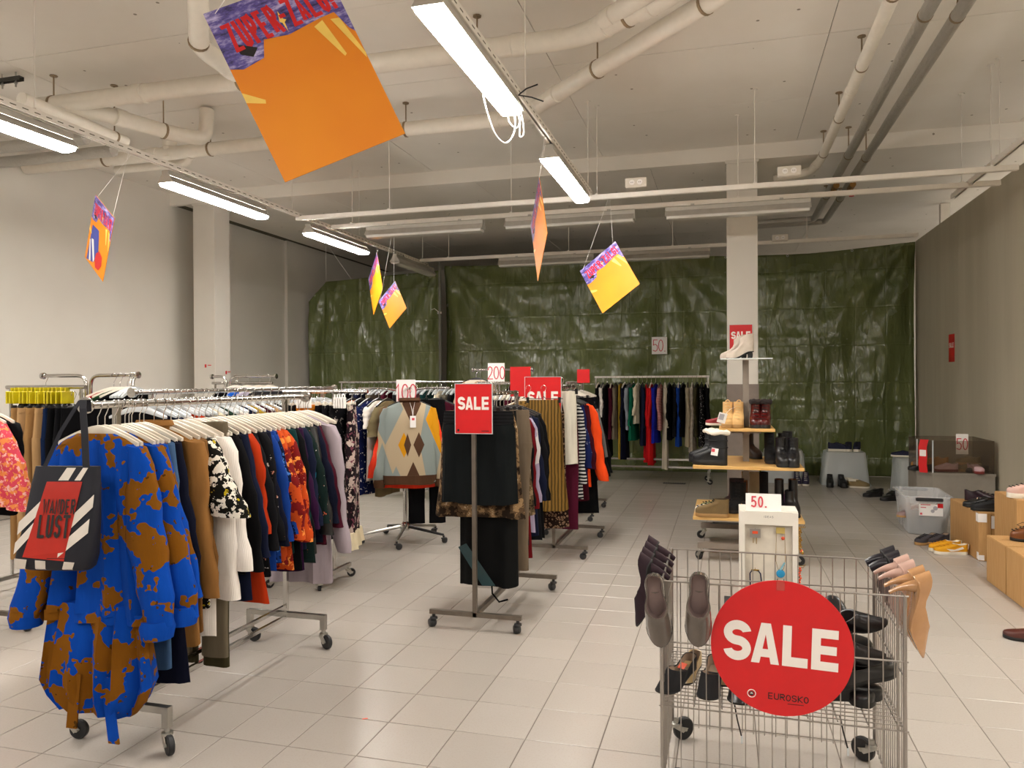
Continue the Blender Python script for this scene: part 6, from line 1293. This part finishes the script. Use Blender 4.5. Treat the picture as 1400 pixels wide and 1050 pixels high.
for x, y, z, rz, pm_, lb, nm in ((2.41, 7.67, .424, 1.5, SNB, 'black knit sneaker in front on the tall cardboard box with the barcode', 'sneaker'), (2.38, 7.86, .424, 1.45, SNBL, 'black strap shoe with buckle behind the black knit sneaker', 'strap_shoe'), (2.20, 8.16, .424, -1.9, shoe_mesh('sneaker', leather('dark maroon shoe', '24101a', .4), SOLEG, DARKL, LACEB, L=.27, w=.047, H=.10, open_=.5, sole=.024), 'dark maroon shoe at the left rear of the tall cardboard box', 'sneaker'), (2.74, 7.98, .424, 1.75, SNB, 'black knit sneaker at the back right of the tall cardboard box', 'sneaker'), (2.58, 8.22, .424, 1.5, SNBL, 'black shoe at the very back of the tall cardboard box', 'shoe'), (2.46, 8.05, .424, 1.7, SNBL, 'black shoe behind the dark maroon one on the tall cardboard box', 'shoe')):
    o = shoe(lb, (x, y, z), rz, pm_, 'shoe', nm)
    if 'buckle' in lb: MB().lathe([(.016, -.004), (.022, .002), (.016, .006)], 14, (.05, .13, .065), 'x').build('buckle', leather('pale rose button', 'b89a80', .5), o); MB().tube([(-.045, .13, .05), (-.02, .135, .085), (.02, .135, .085), (.045, .13, .05)], .010, 6).build('strap', SBLK, o)
PK = shoe_mesh('sneaker', PINKS, SOLEW, BEIGEL, LACEB, L=.27, w=.047, H=.085, open_=.46, sole=.04)
for x, y, lb in ((2.47, 7.02, 'pale pink sneaker with white sole on the tall cardboard box, left of the pair'), (2.66, 7.08, 'pale pink sneaker on the tall cardboard box, cut off by the right edge')): shoe(lb, (x, y, .639), 1.5, PK, 'shoe', 'sneaker')
BB = shoe_mesh('boot', BROWNL, SOLEB, BEIGEL, LACEB, L=.27, w=.048, H=.115, open_=.50, sole=.022)
o = shoe('brown leather ankle boot with untied black lace on the low cardboard box', (2.37, 6.62, .364), 1.45, BB, 'boot', 'ankle_boot'); MB().tube([(0, .14, .12), (.02, .18, .14), (.01, .22, .12), (-.02, .19, .11), (0, .145, .12)], .0025, 5).tube([(0, .14, .12), (-.02, .15, .20), (-.02, .155, .26), (-.02, .15, .32)], .0022, 5).build('loose_lace', LACEB, o)
shoe('brown leather ankle boot at the right edge of the low cardboard box', (2.44, 6.50, .364), 1.35, BB, 'boot', 'ankle_boot'); shoe('black slipper on the low cardboard box, nearer one', (2.44, 6.28, .364), 1.4, SNBL, 'shoe', 'slipper'); shoe('black slipper on the low cardboard box, farther one', (2.46, 6.38, .364), 1.4, SNBL, 'shoe', 'slipper')
shoe('dark red brown shoe lying on the floor at the right edge of the view', (1.90, 5.28, 0), 1.2, shoe_mesh('sneaker', leather('dark red brown', '4a2018', .4), SOLEB, DARKL, None, L=.26, w=.047, H=.055, open_=.5, sole=.02), 'shoe', 'low_shoe')
YS = shoe_mesh('sneaker', YELLOW, SOLEW, CREAML, plain('yellow laces', 'c98a0a', .8), L=.29, w=.050, H=.070, open_=.46, sole=.030); DS = shoe_mesh('sneaker', plain('dark grey knit', '39353a', .8), SOLEG, BEIGEL, LACEB, L=.28, w=.048, H=.068, open_=.46, sole=.026)
for x, y, rz, pm_, lb in ((2.125, 7.80, 1.72, YS, 'yellow suede sneaker with cream stripe on the floor, nearer of the pair'), (2.105, 7.95, 1.85, YS, 'yellow suede sneaker, farther of the pair on the floor'), (1.98, 8.30, 2.3, DS, 'dark grey sneaker on the floor behind the yellow pair, left one'), (2.10, 8.33, 2.2, DS, 'dark grey sneaker on the floor behind the yellow pair, right one')):
    o = shoe(lb, (x, y, 0), rz, pm_, 'shoe', 'sneaker')
    if pm_ is YS: MB().add([(-.0505, .05, .062), (-.0495, .06, .080), (-.051, .13, .052), (-.0515, .20, .058), (-.0515, .16, .036), (-.051, .10, .044)], [(0, 1, 2, 5), (2, 3, 4, 5)]).build('side_stripe', CREAML, o, 0)
    if pm_ is YS: MB().box((0, .0, .075), (.05, .006, .05), rot=(.1, 0, 0), ch=.002).build('heel_tab', CREAML, o, 0)
def glassmat(name, col, alpha, rough=.12):
    m, t = newmat(name, col, rough); mixs = t.n.new('ShaderNodeMixShader'); tr = t.n.new('ShaderNodeBsdfTransparent'); out = t.n['Material Output']; fr = t.n.new('ShaderNodeLayerWeight'); fr.inputs['Blend'].default_value = .25
    tr.inputs[0].default_value = (.86, .83, .79, 1) if 'smoked' in name else (.97, .97, .97, 1)
    a = t.math('MINIMUM', t.math('ADD', alpha, t.math('MULTIPLY', fr.outputs['Facing'], .35)), 1.0)
    t.link(a, mixs.inputs[0]); t.link(tr.outputs[0], mixs.inputs[1]); t.link(t.b.outputs[0], mixs.inputs[2]); t.link(mixs.outputs[0], out.inputs[0]); return m
CLEAR = glassmat('clear polypropylene', 'f4f5f6', .26); FROST = glassmat('frosted polypropylene', 'd9dedd', .50, .3); SMOKE = glassmat('smoked acrylic', '6b5f54', .16, .08)
def bin_shell(w0, d0, w1, d1, h, t_=.004, rim=.02):
    """open tapered tub: bottom w0 x d0, top w1 x d1"""
    def rr(w, d, z, r_=.05): return [(sx*(w/2-r_)+r_*math.cos(a), sy_*(d/2-r_)+r_*math.sin(a), z) for sx, sy_, a0 in ((1, 1, 0), (-1, 1, 90), (-1, -1, 180), (1, -1, 270)) for a in (math.radians(a0), math.radians(a0+45), math.radians(a0+90))]
    b = MB(); b.loft([rr(w0*.96, d0*.96, 0), rr(w0, d0, .01), rr(w1, d1, h-.03), rr(w1, d1, h), rr(w1-2*t_, d1-2*t_, h), rr(w1-2*t_, d1-2*t_, h-.03), rr(w0-2*t_, d0-2*t_, .012)]); 
    q = MB().loft([rr(w1+2*rim, d1+2*rim, h-.02), rr(w1+2*rim, d1+2*rim, h), rr(w1-.002, d1-.002, h+.001), rr(w1-.002, d1-.002, h-.02)], False, False); n = 12
    return b, q
def tub(label, loc, rz, dims, mat, flip=False):
    r = thing('storage_bin', label, 'storage bin', loc, rz); b, q = bin_shell(*dims); h = dims[4]
    if flip:
        for k in (b, q): k.v = [(x, -y, h-z) for x, y, z in k.v]
    b.build('tub', mat, r, 50); q.build('rim', mat, r, 50)
    rb = MB()
    for s_ in (-1, 1):
        for k in (-.3, 0, .3): rb.box((s_*(dims[0]+dims[2])/4+s_*.003, k*dims[1], h*.5), (.004, .012, h*.8)); 
    rb.build('ribs', mat, r, 0); return r
cbn = tub('clear storage bin with dark handles and a red and white label on its front', (2.02, 9.0, 0), -.05, (.36, .66, .42, .76, .40), CLEAR)
for s_ in (-1, 1): MB().box((0, s_*.405, .375), (.25, .03, .035), ch=.006).build('handle', DARKPLASTIC, cbn, 0)
lab = MB().box((.02, -.372, .27), (.22, .003, .13)); lab.build('label', WHITE, cbn, 0); MB().box((.105, -.3745, .312), (.05, .001, .046)).build('label_red', RED, cbn, 0); MB().lathe([(.022, -.3755), (.022, -.3735)], 12, (.06, 0, .285), 'y').lathe([(.018, -.3755), (.018, -.3735)], 12, (.035, 0, .255), 'y').build('label_picture', plain('grey print', '6d6668', .6), cbn, 0); MB().box((-.03, -.3745, .318), (.09, .001, .008)).box((-.05, -.3745, .29), (.05, .001, .008)).box((-.07, -.3745, .225), (.02, .001, .02)).build('label_print', PRICE, cbn, 0)
cb2 = thing('folded_cloth', 'dark blue grey folded cloth at the bottom of the clear storage bin', 'cloth', (2.02, 8.98, .014)); b = MB(); 
for k in range(4): b.box((.01*(k % 2), .0, .02+k*.034), (.30-.012*k, .56-.02*k, .03), rot=(0, 0, .03*k), ch=.010)
b.build('folds', K('slate blue cloth', '35404d'), cb2, 30)
for x, y, z, rz, lb, mt in ((1.98, 9.1, .16, .4, 'brown sandal lying in the clear storage bin, left one', BROWNL), (2.08, 9.02, .17, 1.2, 'brown sandal lying in the clear storage bin, right one', leather('red brown leather', '8a4a26', .4)), (1.96, 8.86, .158, 2.0, 'grey rose shoe in the clear storage bin', leather('grey rose leather', '8c7472', .5))):
    shoe(lb, (x, y, z), rz, shoe_mesh('sneaker', mt, SOLEG, BEIGEL, None, L=.25, w=.045, H=.06, open_=.5, sole=.02), 'shoe', 'low_shoe')
for (x, y, rz, lb) in ((2.06, 11.35, 1.9, 'black sandal on the floor left of the clear storage bin, nearer one'), (2.12, 11.62, 2.1, 'black sandal on the floor left of the clear storage bin, farther one'), (2.30, 11.5, 2.4, 'black low shoe on the floor behind the clear storage bin'), (2.22, 11.05, 1.9, 'black shoe on the floor just behind the clear storage bin rim')): shoe(lb, (x, y, 0), rz, SNBL, 'shoe', 'low_shoe')
# angular grey bin with smoked sides
gb = thing('display_bin', 'grey angular display bin with smoked see-through walls, against the partition', 'display bin', (2.62, 10.35, 0))
GREYB = plain('warm grey laminate', '8b8378', .6)
oct_ = lambda k: [(-.40*k, -.22*k), (-.27*k, -.40*k), (.38*k, -.40*k), (.38*k, .40*k), (-.27*k, .40*k), (-.40*k, .22*k)]
MB().loft([[(x, y, z) for x, y in oct_(1)] for z in (0, .485)]).loft([[(x, y, z) for x, y in oct_(1.02)] for z in (.47, .50)]).build('base', GREYB, gb, 0)
P_ = oct_(.985)
for i in range(6):
    (x0, y0), (x1, y1) = P_[i], P_[(i+1) % 6]; d = Vector((x1-x0, y1-y0, 0)); n = Vector((-d.y, d.x, 0)).normalized()*.006
    MB().loft([[(x0, y0, z), (x1, y1, z), (x1+n.x, y1+n.y, z), (x0+n.x, y0+n.y, z)] for z in (.50, .88)]).build('smoked_pane', SMOKE, gb, 0)
for i in (0, 1): x0, y0 = P_[i]; MB().tube([(x0, y0, .5), (x0, y0, .88)], .008, 6).build('edge_strip', CLEARPLASTIC, gb)
rs = thing('red_strip_sign', 'narrow red strip sign with white lettering hanging on the display bin corner', 'sign', (2.245, 9.955, .70), -.5); MB().loft([[(-.045+dx, 0, z), (.045+dx, 0, z), (.045+dx, .004, z), (-.045+dx, .004, z)] for z, dx in ((-.20, .01), (-.1, .0), (0, .005), (.1, .0), (.19, .02))]).build('strip', RED, rs, 0); MB().box((.002, -.001, .03), (.07, .002, .075)).build('white_band', LETTERWHITE, rs, 0)
wr = thing('red_strip_sign', 'small red strip sign with white lettering stuck on the partition wall', 'sign', (XP+.001, 11.85, 2.03), -PI/2); MB().box((0, 0, 0), (.27, .004, .385)).build('strip', RED, wr, 0); lettering('SALE', .07, .75, .016, .004, wr, LETTERWHITE, (0, -.003, .04))
pc = card('small white card with red price standing behind the shoes in the display bin', (2.70, 10.10, .83), .13, .24, '50', .0, .012, .14)
for i, (x, y, rz, z, mt, lb, kind) in enumerate(((2.40, 10.14, 1.4, .50, SNBL, 'black shoe at the left in the display bin', 'shoe'), (2.46, 10.32, 1.2, .50, None, 'ochre boot lying at the back left in the display bin', 'boot'), (2.62, 10.36, 1.0, .50, None, 'ochre laced boot at the back of the display bin', 'boot'), (2.66, 10.12, 1.7, .50, 1, 'pale pink floral sandal at the front of the display bin', 'shoe'), (2.78, 10.14, PI+.3, .50, 1, 'pale pink floral wedge standing in the display bin', 'shoe'), (2.92, 10.14, 1.5, .50, 2, 'olive and tan shoe at the right in the display bin', 'shoe'), (2.95, 10.3, 1.2, .56, 2, 'tan shoe on top at the right in the display bin', 'shoe'), (2.5, 10.55, 1.3, .50, SNBL, 'black shoe at the back in the display bin', 'shoe'), (2.98, 10.12, 1.9, .50, SNBL, 'black shoe in the right corner of the display bin', 'shoe'))):
    OCH = leather('ochre leather', 'a8742c', .6); FLP = plain('pale pink floral cloth', 'c9a8ac', .8); OLT = leather('olive tan leather', '7d6a44', .6)
    pm_ = mt if isinstance(mt, dict) else shoe_mesh('sneaker', {None: OCH, 1: FLP, 2: OLT}[mt], {None: SOLEG, 1: plain('red wedge', '7a2a26', .5), 2: SOLEG}[mt], BEIGEL, None, L=.26, w=.047, H=.12 if mt is None else .075, open_=.5, sole=.03)
    shoe(lb, (x, y, z), rz, pm_, kind, 'boot' if kind == 'boot' else 'low_shoe')
wb2 = tub('frosted white storage bin turned upside down, left of the display bin', (2.50, 11.75, 0), 0, (.36, .60, .42, .66, .50), FROST, True)
wd = thing('wooden_board', 'small yellow wooden board on the frosted bin beside the display bin', 'board', (2.53, 11.5, .507)); MB().box((0, 0, .011), (.14, .12, .022), ch=.002).build('board', OAK, wd, 0)
shoe('dark shoe with white sole on the frosted bin beside the display bin', (2.52, 11.75, .506), 1.3, shoe_mesh('sneaker', NAVYS, SOLEW, DARKL, None, L=.27, w=.047, H=.065, open_=.5, sole=.026), 'shoe', 'sneaker')
# upturned bins before the tarpaulin
bb = tub('frosted storage bin turned upside down before the tarpaulin, navy sneakers on top', (1.76, 12.65, 0), 0, (.56, .44, .66, .52, .50), FROST, True); bb2 = tub('frosted storage bin turned upside down, half hidden by the shoe display', (.88, 12.75, 0), 0, (.56, .44, .66, .52, .50), FROST, True)
NS = shoe_mesh('sneaker', NAVYS, SOLEW, DARKL, LACEB, L=.31, w=.05, H=.10, open_=.45, sole=.038); BT = shoe_mesh('boot', SBLK, SOLEB, DARKL, LACEB, L=.27, w=.05, H=.15, open_=.48, sole=.026); KM = shoe_mesh('boot', leather('olive tan leather', '7d6a44', .6), SOLEW, CREAML, None, L=.29, w=.047, H=.095, open_=.45, sole=.022); PB = shoe_mesh('boot', PURPS, SOLEW, DARKL, WHITES, L=.27, w=.05, H=.17, open_=.48, sole=.026)
for x, y, z, rz, pm_, lb, nm in ((1.52, 12.55, .502, -PI/2-.05, NS, 'navy sneaker seen from the side on the upturned bin before the tarpaulin', 'sneaker'), (1.85, 12.75, .502, PI-.2, NS, 'navy sneaker pointing forward on the upturned bin, left of two', 'sneaker'), (1.98, 12.75, .502, PI-.25, NS, 'navy sneaker pointing forward on the upturned bin, right of two', 'sneaker'), (1.52, 12.36, 0, PI-.1, BT, 'black boot on the floor before the upturned bin, left of two', 'lace_up_boot'), (1.66, 12.36, 0, PI+.15, BT, 'black boot on the floor before the upturned bin, right of two', 'lace_up_boot'), (1.76, 12.22, 0, -PI/2-.12, KM, 'olive tan shoe with cream collar on the floor before the upturned bin, nearer one', 'low_boot'), (1.70, 12.35, 0, -PI/2-.25, KM, 'olive tan shoe with cream collar on the floor before the upturned bin, farther one', 'low_boot'), (1.05, 12.45, 0, PI+.05, PB, 'purple black boot on the floor right of the shoe display, left one', 'lace_up_boot'), (1.19, 12.45, 0, PI-.1, PB, 'purple black boot on the floor right of the shoe display, right one', 'lace_up_boot')):
    o = shoe(lb, (x, y, z), rz, pm_, 'shoe' if nm == 'sneaker' else 'boot', nm)
    if pm_ is KM: MB().loft([[Vector((.045*q*math.cos(a), .065+.07*q*math.sin(a), zz)) for a in [2*PI*k/14 for k in range(14)]] for q, zz in ((.98, .095), (1.08, .105), (1.05, .125), (.85, .128))], False, True).build('pile_collar', CREAML, o)
fl_ = thing('floor_grille', 'small dark floor grille before the back rack', 'grille', (-.76, 12.05, .001)); MB().box((0, 0, .003), (.34, .12, .006)).build('frame', INK, fl_, 0); g_ = MB()
for k in range(9): g_.box((-.14+k*.035, 0, .007), (.008, .10, .003))
g_.build('bars', DARKPLASTIC, fl_, 0)
ot = thing('orange_sticker', 'tiny orange sticker lying on the tiled floor in the foreground', 'sticker', (-1.66, 3.30, .0008), .6); MB().box((0, 0, .0005), (.026, .010, .001)).build('paper', OM, ot, 0)
for x, z0 in ((-7.45, 0), (-6.95, .55)):
    w_ = thing('tie_wire', 'thin white wire holding up the left tarpaulin%s' % (' at its corner' if z0 == 0 else ', slanting'), 'wire', (-7.6+z0, 13.55, 3.62)); MB().tube([(0, 0, 0), (-.6*(z0 > 0)*.9, 0, .73)], .004, 5).build('strand', WHITE, w_)
